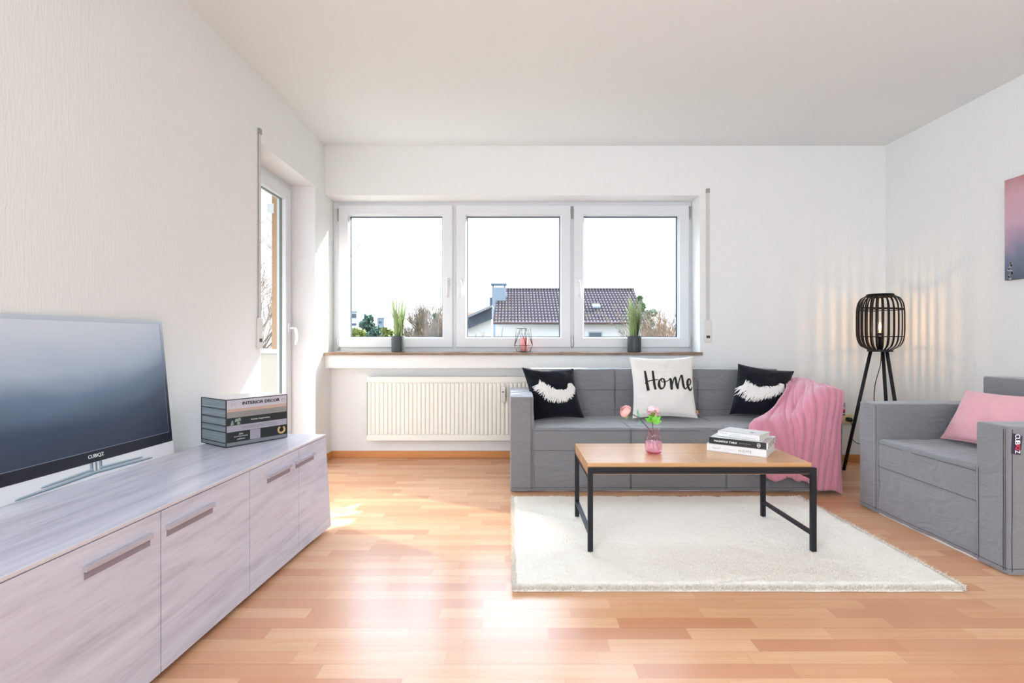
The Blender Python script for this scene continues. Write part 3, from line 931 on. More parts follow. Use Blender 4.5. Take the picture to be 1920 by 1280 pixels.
seams(b, [((xf, HY0 + AW - .014, .02), (xf, HY0 + AW - .014, SH2)), ((xf, HY1 - AW + .012, .02), (xf, HY1 - AW + .012, AH2 - .01)),
          ((xf, HY0 + .014, .02), (xf, HY0 + .014, AH2 - .01)), ((xf, HY0 + .022, .02), (xf, HY0 + .022, AH2 - .01)),
          ((xf, HY0 + .005, .030), (xf, HY0 + AW, .030)), ((xf + .003, HY0 + AW, .030), (xf + .003, HY1 - AW, .030)), ((xf, HY1 - AW, .030), (xf, HY1 - .005, .030)),
          ((xf + .003, HY0 + AW, .392), (xf + .003, HY1 - AW, .392)), ((xf + .003, HY0 + AW, .262), (xf + .003, HY1 - AW, .268)),
          ((HX0 + .012, HY0 - .0016, .02), (HX0 + .012, HY0 - .0016, AH2 - .01)), ((HX0, HY0 - .0016, .032), (HX1, HY0 - .0016, .032))])
b.build('stitching', M['seam'], ch)
tg = MB().hexa([(HX0 + .008, HY0 - .003, .500), (HX0 + .042, HY0 - .006, .496), (HX0 + .042, HY0 - .004, .496), (HX0 + .008, HY0 - .001, .500),
                (HX0 + .012, HY0 - .003, .584), (HX0 + .050, HY0 - .006, .572), (HX0 + .050, HY0 - .004, .572), (HX0 + .012, HY0 - .001, .584)]).build('label_tag', TAGM, ch)
tx = HX0 + .028
for s_, z_, m_, w_, nm in (('CU', .566, M['white_ink'], .026, 'lettering'), ('B', .545, M['white_ink'], .013, 'lettering'), ('IQ', .527, REDM, .020, 'red_letter'), ('Z', .509, M['white_ink'], .012, 'lettering')):
    b = MB(); add_text(b, s_, (tx, HY0 - .0068, z_), (0, 0, -1), (1, 0, 0), .020, w_, bold=.0008); b.build(nm, m_, tg)

# ------------------------------------------------------------------ cushions
def cushion(name, label, TL, TR, BR, BL, T, mat, seed=0.0, toward=(0, -1, .2), N=40, pinch=.085, group=None):
    TL, TR, BR, BL = map(Vector, (TL, TR, BR, BL))
    n = (TR - TL).cross(BL - TL).normalized()
    if n.dot(Vector(toward)) < 0: n = -n
    def surf(u, v, side=1, off=0.0):
        uu = .5 + (u - .5) * (1 - pinch * max(0, math.sin(PI * v)) ** .8 )
        vv = .5 + (v - .5) * (1 - pinch * max(0, math.sin(PI * u)) ** .8 )
        p = BL.lerp(BR, uu).lerp(TL.lerp(TR, uu), vv)
        e = max(0.0, 16 * u * (1 - u) * v * (1 - v))
        h = e ** .42
        wr = noise.noise(Vector((u * 3.5 + seed, v * 3.5, side * 2.0))) * .010 * min(1, e * 3)
        wr += noise.noise(Vector((u * 11 + seed, v * 8, side * 2.0))) * .0035 * min(1, e * 4)
        return p + n * (side * (T * .5 * h + wr) + off * side)
    t = thing(name, label, 'cushion', (BL + BR) / 2, group=group)
    vs, fs = [], []
    for side in (1, -1):
        for j in range(N + 1):
            for i in range(N + 1):
                vs.append(surf(i / N, j / N, side))
    W = N + 1
    for s_ in (0, 1):
        for j in range(N):
            for i in range(N):
                q = [s_ * W * W + j * W + i, s_ * W * W + j * W + i + 1, s_ * W * W + (j + 1) * W + i + 1, s_ * W * W + (j + 1) * W + i]
                fs.append(tuple(q) if s_ == 0 else tuple(reversed(q)))
    mb = MB(); mb.add(vs, fs)
    mb.build('cushion_cover', mat, t, smooth=True)
    eb = MB()
    rim = [surf(i / 20, 0) for i in range(20)] + [surf(1, i / 20) for i in range(20)] + [surf(1 - i / 20, 1) for i in range(20)] + [surf(0, 1 - i / 20) for i in range(20)]
    eb.tube(rim, .0022, 5, closed=True)
    eb.build('edge_seam', mat, t, smooth=True)
    return t, surf

t1, s1 = cushion('cushion', 'black cushion with white feather print leaning in the left corner of the sofa',
    at(979, 689, 3.63), at(1075, 691, 3.67), at(1095, 783, 3.50), at(1001, 787, 3.50), .12, M['black_fabric'], 1.0, group='cushions on the sofa')
t2, s2 = cushion('cushion', 'off white cushion with black handwritten word Home in the middle of the sofa',
    at(1180, 669, 3.66), at(1300, 668, 3.66), at(1308, 784, 3.48), at(1186, 784, 3.48), .14, M['white_fabric'], 4.0, group='cushions on the sofa')
t3, s3 = cushion('cushion', 'black cushion with white feather print beside the pink throw on the sofa',
    at(1384, 682, 3.65), at(1489, 696, 3.60), at(1464, 784, 3.47), at(1368, 776, 3.52), .12, M['black_fabric'], 9.0, group='cushions on the sofa')
t4, s4 = cushion('cushion', 'rectangular pale pink velvet cushion leaning on the backrest of the armchair',
    (2.46, 2.765, .69), (2.50, 2.30, .70), (2.36, 2.28, .435), (2.33, 2.775, .430), .12, M['pink_cushion'], 13.0, toward=(-1, -.3, .3))
MB().hexa([s4(0.02, .30, 1, .001), s4(0.02, .24, 1, .001), s4(-.02, .24, 1, .003), s4(-.02, .30, 1, .003), s4(0.02, .30, 1, .003), s4(0.02, .24, 1, .003), s4(-.02, .24, 1, .005), s4(-.02, .30, 1, .005)]).build('label_tag', M['seam'], t4)

MB().hexa([s2(.985, .12, 1, .001), s2(.985, .06, 1, .001), s2(1.03, .06, 1, .002), s2(1.03, .12, 1, .002), s2(.985, .12, 1, .003), s2(.985, .06, 1, .003), s2(1.03, .06, 1, .004), s2(1.03, .12, 1, .004)]).build('label_tag', M['oak'], t2)
# handwritten Home: strokes in cushion uv, laid on the cloth
def stroke(mb, surf, pts, w0, sub=7):
    P = [np.array(p, float) for p in pts]
    out = []
    for i in range(len(P) - 1):
        a, b_, c, d = P[max(i - 1, 0)], P[i], P[i + 1], P[min(i + 2, len(P) - 1)]
        for k in range(sub):
            t_ = k / sub
            out.append(.5 * ((2 * b_) + (-a + c) * t_ + (2 * a - 5 * b_ + 4 * c - d) * t_ ** 2 + (-a + 3 * b_ - 3 * c + d) * t_ ** 3))
    out.append(P[-1])
    vs = []
    for i, q in enumerate(out):
        t_ = out[min(i + 1, len(out) - 1)][:2] - out[max(i - 1, 0)][:2]
        L = np.hypot(*t_) + 1e-9
        nx, ny = -t_[1] / L, t_[0] / L
        wd = w0 * q[2]
        for s_ in (-1, 0, 1):
            vs.append(surf(q[0] + nx * wd * s_, q[1] + ny * wd * s_, 1, .0016))
    fs = []
    for i in range(len(out) - 1):
        for s_ in (0, 1):
            fs.append((i * 3 + s_, i * 3 + s_ + 1, (i + 1) * 3 + s_ + 1, (i + 1) * 3 + s_))
    mb.add(vs, fs)
def zc(x, y, wd=1.0):           # from coordinates measured on the cloth
    return ((x - 1032) / 500.0, (530 - y) / 470.0, wd)
b = MB()
W_ = .019
stroke(b, s2, [zc(1122, 185, .8), zc(1124, 240, 1.1), zc(1130, 300, 1.2), zc(1138, 346, 1.3)], W_)
stroke(b, s2, [zc(1184, 185, .8), zc(1184, 240, 1.0), zc(1188, 300, 1.1), zc(1197, 340, 1.0)], W_)
stroke(b, s2, [zc(1114, 292, .35), zc(1124, 276, .4), zc(1160, 268, .5), zc(1192, 264, .5), zc(1222, 262, .4)], W_)
stroke(b, s2, [zc(1248, 256, .5), zc(1230, 272, .9), zc(1226, 305, 1.2), zc(1240, 332, .9), zc(1262, 326, .6), zc(1274, 296, .8), zc(1268, 262, .8), zc(1248, 254, .5), zc(1252, 280, .4), zc(1290, 276, .35), zc(1312, 264, .5)], W_)
stroke(b, s2, [zc(1312, 264, .5), zc(1322, 258, .9), zc(1326, 290, 1.2), zc(1328, 330, 1.2), zc(1330, 338, .8), zc(1336, 300, .5), zc(1352, 256, .6), zc(1364, 246, .8), zc(1368, 280, 1.1), zc(1374, 322, 1.1), zc(1380, 334, .7), zc(1388, 290, .5), zc(1408, 240, .6), zc(1422, 230, .9), zc(1424, 270, 1.1), zc(1430, 318, 1.1), zc(1444, 334, .6), zc(1462, 318, .4), zc(1478, 300, .4)], W_)
stroke(b, s2, [zc(1470, 308, .4), zc(1494, 290, .6), zc(1500, 262, .8), zc(1488, 250, .7), zc(1472, 270, 1.1), zc(1470, 306, 1.2), zc(1484, 336, 1.0), zc(1502, 330, .6), zc(1516, 308, .4)], W_)
b.build('lettering', M['ink'], t2)

def feather(surf, curve, wid, seed, parent):
    random.seed(seed)
    mb = MB()
    n = 150
    C = [np.array(c, float) for c in curve]
    def cp(t_):
        t_ = min(max(t_, 0), .9999) * (len(C) - 1); i = int(t_); f_ = t_ - i
        a, b_, c, d = C[max(i - 1, 0)], C[i], C[i + 1], C[min(i + 2, len(C) - 1)]
        return .5 * ((2 * b_) + (-a + c) * f_ + (2 * a - 5 * b_ + 4 * c - d) * f_ ** 2 + (-a + 3 * b_ - 3 * c + d) * f_ ** 3)
    for side in (1, -1):
        for i in range(n):
            t_ = i / n
            p = cp(t_); q = cp(t_ + .02)
            d = q - p; d /= (np.hypot(*d) + 1e-9)
            nn_ = np.array((-d[1], d[0])) * side
            wl = wid * (.75 + .45 * math.sin(PI * min(1, t_ * 1.05 + .1))) * (1.25 if side < 0 else .85)
            fl = random.uniform(.75, 1.12) if t_ > .3 else random.uniform(.55, 1.3)
            ang = random.uniform(.35, .6) if t_ > .3 else random.uniform(-.5, .6)
            tip = p + nn_ * wl * fl - d * wl * ang
            hw = d * .011
            k = 4
            vs = []
            for j in range(k + 1):
                c = p + (tip - p) * (j / k)
                wj = hw * (1 - .55 * j / k)
                vs += [surf(*(c - wj), 1, .0014 + .00002 * (i % 9)), surf(*(c + wj), 1, .0014 + .00002 * (i % 9))]
            mb.add(vs, [(2 * j, 2 * j + 1, 2 * j + 3, 2 * j + 2) for j in range(k)])
    mb.build('feather_print', M['feather'], parent)
feather(s1, [(.20, .64), (.32, .52), (.48, .43), (.66, .43), (.82, .50), (.90, .66)], .115, 2, t1)
feather(s3, [(.10, .55), (.22, .46), (.40, .42), (.60, .47), (.78, .54), (.88, .66)], .125, 5, t3)

# ------------------------------------------------------------------ pink throw over the right arm
rows = [
  [(1480, 722, 3.56), (1458, 752, 3.40), (1432, 783, 3.34), (1405, 799, 3.222), (1408, 845, 3.200), (1416, 888, 3.195)],
  [(1488, 714, 3.60), (1477, 744, 3.44), (1461, 776, 3.32), (1450, 801, 3.215), (1448, 850, 3.195), (1450, 897, 3.190)],
  [(1503, 713, 3.60), (1502, 731, 3.42), (1494, 770, 3.30), (1485, 802, 3.210), (1482, 850, 3.190), (1484, 896, 3.185)],
  [(1518, 717, 3.56), (1524, 727, 3.38), (1518, 752, 3.235), (1512, 800, 3.200), (1505, 850, 3.185), (1505, 902, 3.180)],
  [(1530, 723, 3.42), (1541, 729, 3.32), (1549, 740, 3.212), (1544, 800, 3.195), (1541, 860, 3.190), (1540, 916, 3.185)],
  [(1553, 727, 3.34), (1570, 731, 3.27), (1580, 741, 3.212), (1574, 800, 3.200), (1574, 860, 3.195), (1577, 923, 3.190)],
]
G = []
for r_ in rows:
    pts = [at(*p) for p in r_]
    back = pts[0] + Vector((.0, .13, 0)); back.z = max(.616, pts[0].z - .055)
    G.append([np.array(back)] + [np.array(p) for p in pts])
G = np.array(G)            # (6,7,3)
def cat(P, t_):
    n = len(P) - 1
    t_ = min(max(t_, 0), .99999) * n; i = int(t_); f_ = t_ - i
    a, b_, c, d = P[max(i - 1, 0)], P[i], P[i + 1], P[min(i + 2, n)]
    return .5 * ((2 * b_) + (-a + c) * f_ + (2 * a - 5 * b_ + 4 * c - d) * f_ ** 2 + (-a + 3 * b_ - 3 * c + d) * f_ ** 3)
NU, NV = 150, 90
cols = [[cat(G[i], v / NV) for v in range(NV + 1)] for i in range(6)]
grid = np.zeros((NU + 1, NV + 1, 3))
for v in range(NV + 1):
    P = [cols[i][v] for i in range(6)]
    for u in range(NU + 1):
        grid[u, v] = cat(P, u / NU)
du = np.gradient(grid, axis=0); dv = np.gradient(grid, axis=1)
nr = np.cross(du, dv); nr /= (np.linalg.norm(nr, axis=2, keepdims=True) + 1e-9)
if nr[NU // 3, int(NV * .85), 1] > 0: nr = -nr
vs, fs = [], []
for u in range(NU + 1):
    for v in range(NV + 1):
        uu, vv = u / NU, v / NV
        ph = uu * 1.15 + .10 * math.sin(vv * 3.1 + uu * 4) + .025 * noise.noise(Vector((uu * 5, vv * 3, 1)))
        fan = .55 + .45 * min(1, vv * 1.6)
        a1 = abs(math.sin(PI * (ph * 7.6 + .30 * noise.noise(Vector((uu * 7, vv * 1.5, 6))) * 2 + .35 * math.sin(vv * 2.2 + uu * 5)))) ** .75
        a2 = abs(math.sin(PI * (ph * 13.1 + .4 + .3 * math.sin(vv * 3.4)))) ** .8
        big = .5 + .5 * noise.noise(Vector((uu * 4, vv * 2.2, 3)))
        d = .004 + fan * (.019 * a1 * (.30 + 1.2 * big) + .006 * a2) * (1 - .75 * max(0, (uu - .88) / .12))
        d += .004 * noise.noise(Vector((uu * 22, vv * 16, 8)))
        if u in (0, NU) or v == NV: d *= .6
        p = grid[u, v] + nr[u, v] * d
        hem = .010 * math.sin(uu * 23) * max(0, vv - .85) / .15
        p[2] = max(p[2] + hem, .006)
        top_ = .619 if p[0] > 1.922 else .419     # rests on the arm or on the seat, hangs in front of them
        if p[1] > 3.209 and p[2] < top_:
            if top_ - p[2] < p[1] - 3.209 : p[2] = top_
            else: p[1] = 3.209
        vs.append(tuple(p))
W = NV + 1
for u in range(NU):
    for v in range(NV):
        fs.append((u * W + v, u * W + v + 1, (u + 1) * W + v + 1, (u + 1) * W + v))
mb = MB(); mb.add(vs, fs)
th = mb.build('throw_blanket', M['throw'], smooth=True)
tag(th, 'dusty pink fleece throw draped in folds over the right arm of the sofa', 'blanket')
md = th.modifiers.new('thickness', 'SOLIDIFY'); md.thickness = .006; md.offset = 1

# ------------------------------------------------------------------ rug
RX = (.012, 1.735); RY = (1.955, 3.085); RZ = .028
NXr, NYr = 230, 150
random.seed(7)
rv, rf = [], []
def rug_edge(x, y):
    wob = .006 * noise.noise(Vector((x * 7, y * 7, 2)))
    return wob
for j in range(NYr + 1):
    for i in range(NXr + 1):
        u, v = i / NXr, j / NYr
        x = RX[0] + u * (RX[1] - RX[0]); y = RY[0] + v * (RY[1] - RY[0])
        e = min(u, 1 - u) * (RX[1] - RX[0]); e2 = min(v, 1 - v) * (RY[1] - RY[0])
        ee = min(e, e2)
        h = RZ * min(1, (ee / .022)) ** .5 if ee > 0 else .0
        h = max(h, .002)
        k = 1 if ee > .01 else .3
        h += k * (.0028 * noise.noise(Vector((x * 55, y * 55, 0))) + .0030 * noise.noise(Vector((x * 9, y * 14, 4))) - .004 * max(0, .12 - abs(noise.noise(Vector((x * 3.2, y * 6.5, 9))))) / .12 * (noise.noise(Vector((x * 4, y * 4, 1))) > .1))
        wob = rug_edge(x, y)
        rv.append((x + (wob if e < .03 else 0), y + (wob if e2 < .03 else 0), h))
W = NXr + 1
for j in range(NYr):
    for i in range(NXr):
        rf.append((j * W + i, j * W + i + 1, (j + 1) * W + i + 1, (j + 1) * W + i))
# short pile: slim blades standing over the whole surface, denser along the rim
rng = np.random.default_rng(3)
def pile(n, xs, ys, L, lean=.5, z0=None):
    for k in range(n):
        x, y = xs[k], ys[k]
        i = min(NXr, max(0, int(round((x - RX[0]) / (RX[1] - RX[0]) * NXr)))); j = min(NYr, max(0, int(round((y - RY[0]) / (RY[1] - RY[0]) * NYr))))
        z = rv[j * W + i][2] - .003 if z0 is None else z0[k]
        a = rng.uniform(0, 2 * PI); wd = rng.uniform(.0008, .0017); l = L * rng.uniform(.6, 1.2)
        dx, dy = math.cos(a) * wd, math.sin(a) * wd
        tx_, ty_ = rng.normal(0, lean) * l, rng.normal(0, lean) * l
        b0 = len(rv)
        rv.extend([(x - dx, y - dy, z), (x + dx, y + dy, z), (x + tx_, y + ty_, z + l)])
        rf.append((b0, b0 + 1, b0 + 2))
n = 52000
pile(n, rng.uniform(RX[0], RX[1], n), rng.uniform(RY[0], RY[1], n), .0085, .55)
n = 9000                                   # front and side rims
pile(n, rng.uniform(RX[0] - .002, RX[1] + .002, n), RY[0] + rng.normal(0, .003, n), .009, .8, rng.uniform(.004, RZ - .004, n))
n = 7000
pile(n, np.where(rng.random(n) < .5, RX[0], RX[1]) + rng.normal(0, .003, n), rng.uniform(RY[0], RY[1], n), .009, .8, rng.uniform(.004, RZ - .004, n))
mb = MB(); mb.v, mb.f, mb.m = rv, rf, [0] * len(rf)
rug = thing('rug', 'cream deep pile rug lying under the coffee table', 'rug', (.87, 2.52, 0))
mb.build('pile', M['rug'], rug, smooth=True)
MB().box(RX[0] + .006, RX[1] - .006, RY[0] + .004, RY[1] - .006, 0, .004).build('backing', M['rugback'], rug)

# ------------------------------------------------------------------ coffee table
tb = thing('coffee_table', 'coffee table with oak top and thin black square metal frame', 'table', (.84, 2.49, .025))
TX0, TX1, TY0, TY1, TZ = .3417, 1.336, 2.272, 2.700, .416
MB().box(TX0, TX1, TY0, TY1, TZ - .050, TZ).build('tabletop', M['oak'], tb, bevel=.0015)
b = MB()
def bars(mb):
    mb.box(TX0 + .002, TX1 + .012, TY0 - .016, TY0 - .001, TZ - .043, TZ - .017)
mbf = MB(); mbf.box(TX0 + .0222, TX1 - .0102, TY0 - .0198, TY0 - .0005, TZ - .043, TZ - .017); mbf.build('frame_rail', M['black_metal'], tb, bevel=.001)
mbf = MB(); mbf.box(TX0 + .0222, TX1 - .0102, TY1 + .0007, TY1 + .0198, TZ - .043, TZ - .017); mbf.build('frame_rail', M['black_metal'], tb, bevel=.001)
for (lx, ly) in ((TX0, TY0 - .020), (TX1 - .010, TY0 - .020), (TX0, TY1 + .0005), (TX1 - .010, TY1 + .0005)):
    MB().box(lx, lx + .022, ly, ly + .0195, .030, TZ - .017).build('leg', M['black_metal'], tb, bevel=.001)
for lx in (TX0 + .002, TX1 - .008):
    MB().box(lx, lx + .018, TY0, TY1 + .002, .098, .114).build('stretcher', M['black_metal'], tb, bevel=.001)
    MB().box(lx, lx + .018, TY0, TY1 + .002, TZ - .070, TZ - .050).build('side_rail', M['black_metal'], tb, bevel=.001)
MB().box(.838, .8388, TY0 + .001, TY1 - .001, TZ - .001, TZ + .0003).build('top_joint', plain('joint_line', srgb(222, 196, 164), .4), tb)

# ------------------------------------------------------------------ vase with flowers
VX, VY = .688, 2.462
va = thing('vase', 'small round-shouldered pink glass vase half filled with water on the coffee table', 'vase', (VX, VY, TZ))
prof = [(.0, .0), (.028, .0), (.034, .003), (.039, .012), (.0405, .03), (.0405, .066), (.038, .076), (.031, .084), (.0295, .09), (.0295, .114), (.0305, .118)]
inner = [(.029, .118), (.028, .112), (.028, .089), (.030, .081), (.0365, .074), (.0385, .066), (.0385, .03), (.036, .014), (.028, .009), (.0, .009)]
MB().lathe(prof + inner, (VX, VY, TZ), 48, capb=False).build('glass_body', M['pink_glass'], va, smooth=True)
MB().lathe([(0, .001), (.027, .001), (.0335, .005), (.0375, .014), (.036, .0085), (.028, .0085), (0, .0085)], (VX, VY, TZ), 40, capb=False).build('thick_base', M['pink_base'], va, smooth=True)
MB().lathe([(0, .010), (.028, .010), (.0375, .02), (.0380, .058), (0, .058)], (VX, VY, TZ), 40, capb=False).build('water', M['water'], va, smooth=True)

def leafshape(mb, base, d, side, L, wd, lobes=1, n=None, cup=.2):
    """pointed leaf blade as a small curved fan"""
    d, side = Vector(d).normalized(), Vector(side).normalized()
    n_ = d.cross(side)
    K = 8
    vs = []
    for i in range(K + 1):
        t_ = i / K
        ww = wd * math.sin(PI * t_ ** .75) * (1 + (.28 * math.sin(t_ * PI * 5) if lobes > 1 else 0))
        c = Vector(base) + d * L * t_ + n_ * (math.sin(PI * t_) * L * .12)
        vs += [c - side * ww + n_ * ww * cup, c, c + side * ww + n_ * ww * cup]
    fs = []
    for i in range(K):
        fs += [(3 * i, 3 * i + 1, 3 * i + 4, 3 * i + 3), (3 * i + 1, 3 * i + 2, 3 * i + 5, 3 * i + 4)]
    mb.add(vs, fs)

def blossom(mb, c, R, axis, seed):
    random.seed(seed)
    axis = Vector(axis).normalized()
    q = axis.to_track_quat('Z', 'Y').to_matrix()
    for k in range(34):
        ring_ = k / 34
        th_ = k * 2.399
        tilt = .25 + ring_ * 1.7
        rr = R * (.35 + .65 * ring_ ** .4)
        N = 5
        vs = []
        for i in range(N + 1):
            for j in range(N + 1):
                a = (i / N - .5) * 1.25
                e = tilt * (.15 + .85 * (1 - j / N)) if False else (.18 + (tilt) * (1 - .55 * (j / N)))
                r_ = rr * (1 + .07 * math.sin(j / N * PI + k))
                e = min(e, 2.5)
                x = r_ * math.sin(e) * math.cos(th_ + a * (.4 + .6 * math.sin(PI * (j + .6) / (N + 1.2))))
                y = r_ * math.sin(e) * math.sin(th_ + a * (.4 + .6 * math.sin(PI * (j + .6) / (N + 1.2))))
                z = r_ * math.cos(e)
                vs.append(Vector(c) + q @ Vector((x, y, z)))
        W2 = N + 1
        mb.add(vs, [(i * W2 + j, i * W2 + j + 1, (i + 1) * W2 + j + 1, (i + 1) * W2 + j) for i in range(N) for j in range(N)])

f1c = at(1173, 771, 2.45)
fl = thing('flower', 'pink artificial rose with long brown stem leaning left out of the vase', 'flower', (VX + .02, VY, TZ + .012))
stem_tip = f1c + Vector((.022, 0, -.010))
MB().tube([(VX + .030, VY + .004, TZ + .014), (VX - .002, VY, TZ + .085), (VX - .026, VY, TZ + .122), (VX - .075, VY, TZ + .176), stem_tip], .0019, 7).build('stem', M['stem'], fl, smooth=True)
b = MB(); blossom(b, f1c, .030, (-.75, -.25, .55), 3); b.build('petals', M['petal'], fl, smooth=True)
b = MB()
for k in range(5):
    a = k * 2 * PI / 5
    leafshape(b, f1c + Vector((.024, 0, -.012)), (-.45 + .3 * math.cos(a), .6 * math.sin(a), .5 * math.cos(a) + .3), (0, 1, .3) if k % 2 else (.3, 1, 0), .026, .007)
b.build('sepals', M['sepal'], fl, smooth=True)
b = MB(); leafshape(b, f1c + Vector((.012, -.006, -.024)), (-.8, -.1, -.35), (0, 1, .2), .022, .008); b.build('leaf', M['leaf'], fl, smooth=True)
b = MB()
leafshape(b, (VX - .068, VY, TZ + .166), (-.22, -.1, 1), (1, 0, .1), .052, .0052)
leafshape(b, (VX - .046, VY, TZ + .146), (-.75, -.1, .25), (.2, 0, 1), .03, .006)
leafshape(b, (VX - .062, VY, TZ + .152), (-.85, 0, -.55), (0, 1, .2), .026, .005)
b.tube([(VX - .044, VY, TZ + .140), (VX - .060, VY, TZ + .150), (VX - .070, VY, TZ + .168)], .0009, 5)
b.build('sage_leaf', M['sage'], fl, smooth=True)

f2c = at(1226, 773, 2.47)
fl2 = thing('flower', 'pale pink artificial rose standing upright behind green leaves in the vase', 'flower', (VX, VY, TZ + .012))
MB().tube([(VX - .002, VY, TZ + .012), (VX - .002, VY, TZ + .10), (VX - .006, VY, TZ + .17), f2c + Vector((-.012, -.022, -.012))], .0018, 7).build('stem', M['stem'], fl2, smooth=True)
b = MB(); blossom(b, f2c + Vector((0, .012, .004)), .030, (.25, .55, .8), 9); b.build('petals', M['petal2'], fl2, smooth=True)
b = MB()
c0 = f2c + Vector((-.010, -.028, -.022))
for dx, dz in ((-.5, 1), (-.1, 1.1), (.35, .9), (-.8, .4)):
    leafshape(b, c0 + Vector((0, 0, .004)), (dx, -.1, dz), (1, .3, -dx), .027, .006)
b.build('sepals', M['sepal'], fl2, smooth=True)
for dx, dz, L in ((-.95, .22, .046), (-.75, -.05, .040), (-.6, .6, .036)):
    b = MB(); leafshape(b, c0 + Vector((-.002, 0, -.010)), (dx, -.15, dz), (-dz, .3, dx), L * .92, .011, lobes=3); b.build('leaf', M['leaf'], fl2, smooth=True)
c1 = at(1224, 789, 2.43)
for dx, dz, L in ((.75, .65, .050), (.95, .15, .044), (.35, 1.0, .042)):
    b = MB(); leafshape(b, c1 + Vector((.002, 0, -.006)), (dx, -.2, dz), (-dz, .3, dx), L * .92, .013, lobes=3); b.build('leaf', M['leaf'], fl2, smooth=True)
MB().tube([(VX - .005, VY, TZ + .135), (VX + .004, VY - .01, TZ + .150), c1], .0009, 5).build('leaf_stalk', M['sepal'], fl2)

# ------------------------------------------------------------------ books on the coffee table
def book(name, label, corner, ang, L, Dp, T, z, cov, pages, group, top=None):
    """local x along the spine, y towards the fore-edge; spine faces the camera"""
    t = thing(name, label, 'book', (corner[0], corner[1], z), ang, group)
    ct = .0022
    b_ = MB(); b_.box(0, L, 0, Dp, 0, ct); b_.box(0, L, 0, Dp, T - ct, T); b_.box(0, L, 0, ct, 0, T)
    b_.build('cover', cov, t, local=True, bevel=.0006)
    MB().box(.003, L - .003, ct, Dp - .003, ct, T - ct).build('page_block', pages, t, local=True)
    return t
A1 = math.atan2(-.16, .215)
bk1 = book('book', 'thick white HOME book at the bottom of the stack on the coffee table', (.971, 2.532), A1, .268, .219, .0365, TZ, M['cover_white'], M['pages_white'], 'books on the coffee table')
b = MB(); add_text(b, 'HOME', (.176, -.0002, .018), (1, 0, 0), (0, 0, 1), .0125, .056, spacing=1.4); b.build('lettering', M['grey_ink'], bk1, local=True)
b = MB(); add_text(b, 'magnolia', (.042, -.0002, .017), (1, 0, 0), (0, 0, 1), .007, .034); b.tube([(.062, -.0005, .018), (.067, -.0005, .023)], .0008, 4); b.build('small_lettering', M['grey_ink'], bk1, local=True)
b = MB(); add_text(b, 'joanna gaines', (.105, -.0002, .017), (1, 0, 0), (0, 0, 1), .004, .052); b.build('faint_lettering', M['pale_ink'], bk1, local=True)
z2 = TZ + .0370
A2 = A1 + .015
o2 = Vector((.983, 2.530))
bk2 = book('book', 'black spined MAGNOLIA TABLE book in the middle of the stack on the coffee table', o2, A2, .262, .213, .029, z2, M['cover_white'], M['pages_white'], 'books on the coffee table')
MB().box(-.0006, .2555, -.0008, .008, -.0002, .0294).build('black_spine', M['cover_black'], bk2, local=True, bevel=.0008)
b = MB(); add_text(b, 'MAGNOLIA TABLE', (.075, -.001, .0145), (1, 0, 0), (0, 0, 1), .0090, .104, bold=.0004); b.build('lettering', M['white_ink'], bk2, local=True)
b = MB(); add_text(b, 'joanna gaines', (.163, -.001, .0145), (1, 0, 0), (0, 0, 1), .0050, .050); b.build('small_lettering', M['pale_ink'], bk2, local=True)
b = MB()
b.tube([(.223 + .0062 * math.cos(a), -.0012, .0145 + .0082 * math.sin(a)) for a in [i * PI / 8 for i in range(16)]], .0013, 5, closed=True)
b.tube([(.2235 + .002 * math.cos(a), -.0012, .0145 + .002 * math.sin(a)) for a in [i * PI / 4 for i in range(8)]], .0010, 5, closed=True)
for k in range(8):
    a = k * PI / 4; b.tube([(.223 + .0062 * math.cos(a), -.0014, .0145 + .0075 * math.sin(a)), (.223 + .0088 * math.cos(a), -.0014, .0145 + .0106 * math.sin(a))], .0009, 4)
b.build('wreath_emblem', M['white_ink'], bk2, local=True)
# marbled page edge and cover of the middle book
mm = NT('marbled_page_edge')
mf = mm.noise(mm.coord('Object', (1, 1, 1.5)), 90, 2, .6, 1.5)
mm.P(Base_Color=mm.ramp(mf, [(.52, (.66, .63, .60)), (.60, (.10, .09, .09))]), Roughness=.7)
MB().box(.2555, .2628, .009, .2125, .0022, .0268).build('patterned_page_edge', mm.mat, bk2, local=True)
MB().box(.235, .2620, .010, .2125, .0288, .0294).build('patterned_cover', mm.mat, bk2, local=True)
z3 = z2 + .0298
A3 = math.atan2(2.418 - 2.558, 1.176 - 1.036)
bk3 = book('book', 'small white paperback at the top of the stack on the coffee table', (1.036, 2.558), A3, .198, .146, .0275, z3, M['cover_white'], M['pages'], 'books on the coffee table')
b = MB(); add_text(b, 'THE LITTLE BOOK OF LIVING DANISH', (.118, -.0002, .0085), (1, 0, 0), (0, 0, 1), .0048, .125); b.build('lettering', M['grey_ink'], bk3, local=True)
b = MB(); add_text(b, 'LIVE KINDLY', (.092, -.0002, .0175), (1, 0, 0), (0, 0, 1), .0042, .046); b.build('faint_lettering', M['pale_ink'], bk3, local=True)
b = MB(); add_text(b, 'magnolia', (.028, -.0002, .017), (1, 0, 0), (0, 0, 1), .0055, .036); b.build('small_lettering', M['grey_ink'], bk3, local=True)
b = MB(); b.tube([(.150 + .013 * math.cos(a), .050 + .010 * math.sin(a), .0276) for a in [math.radians(-20 + 13 * i) for i in range(16)]], .0013, 5)
b.tube([(.148 + .006 * math.cos(a), .046 + .004 * math.sin(a), .0276) for a in [i * PI / 4 for i in range(8)]], .0011, 5, closed=True)
b.build('cover_mark', M['grey_ink'], bk3, local=True)

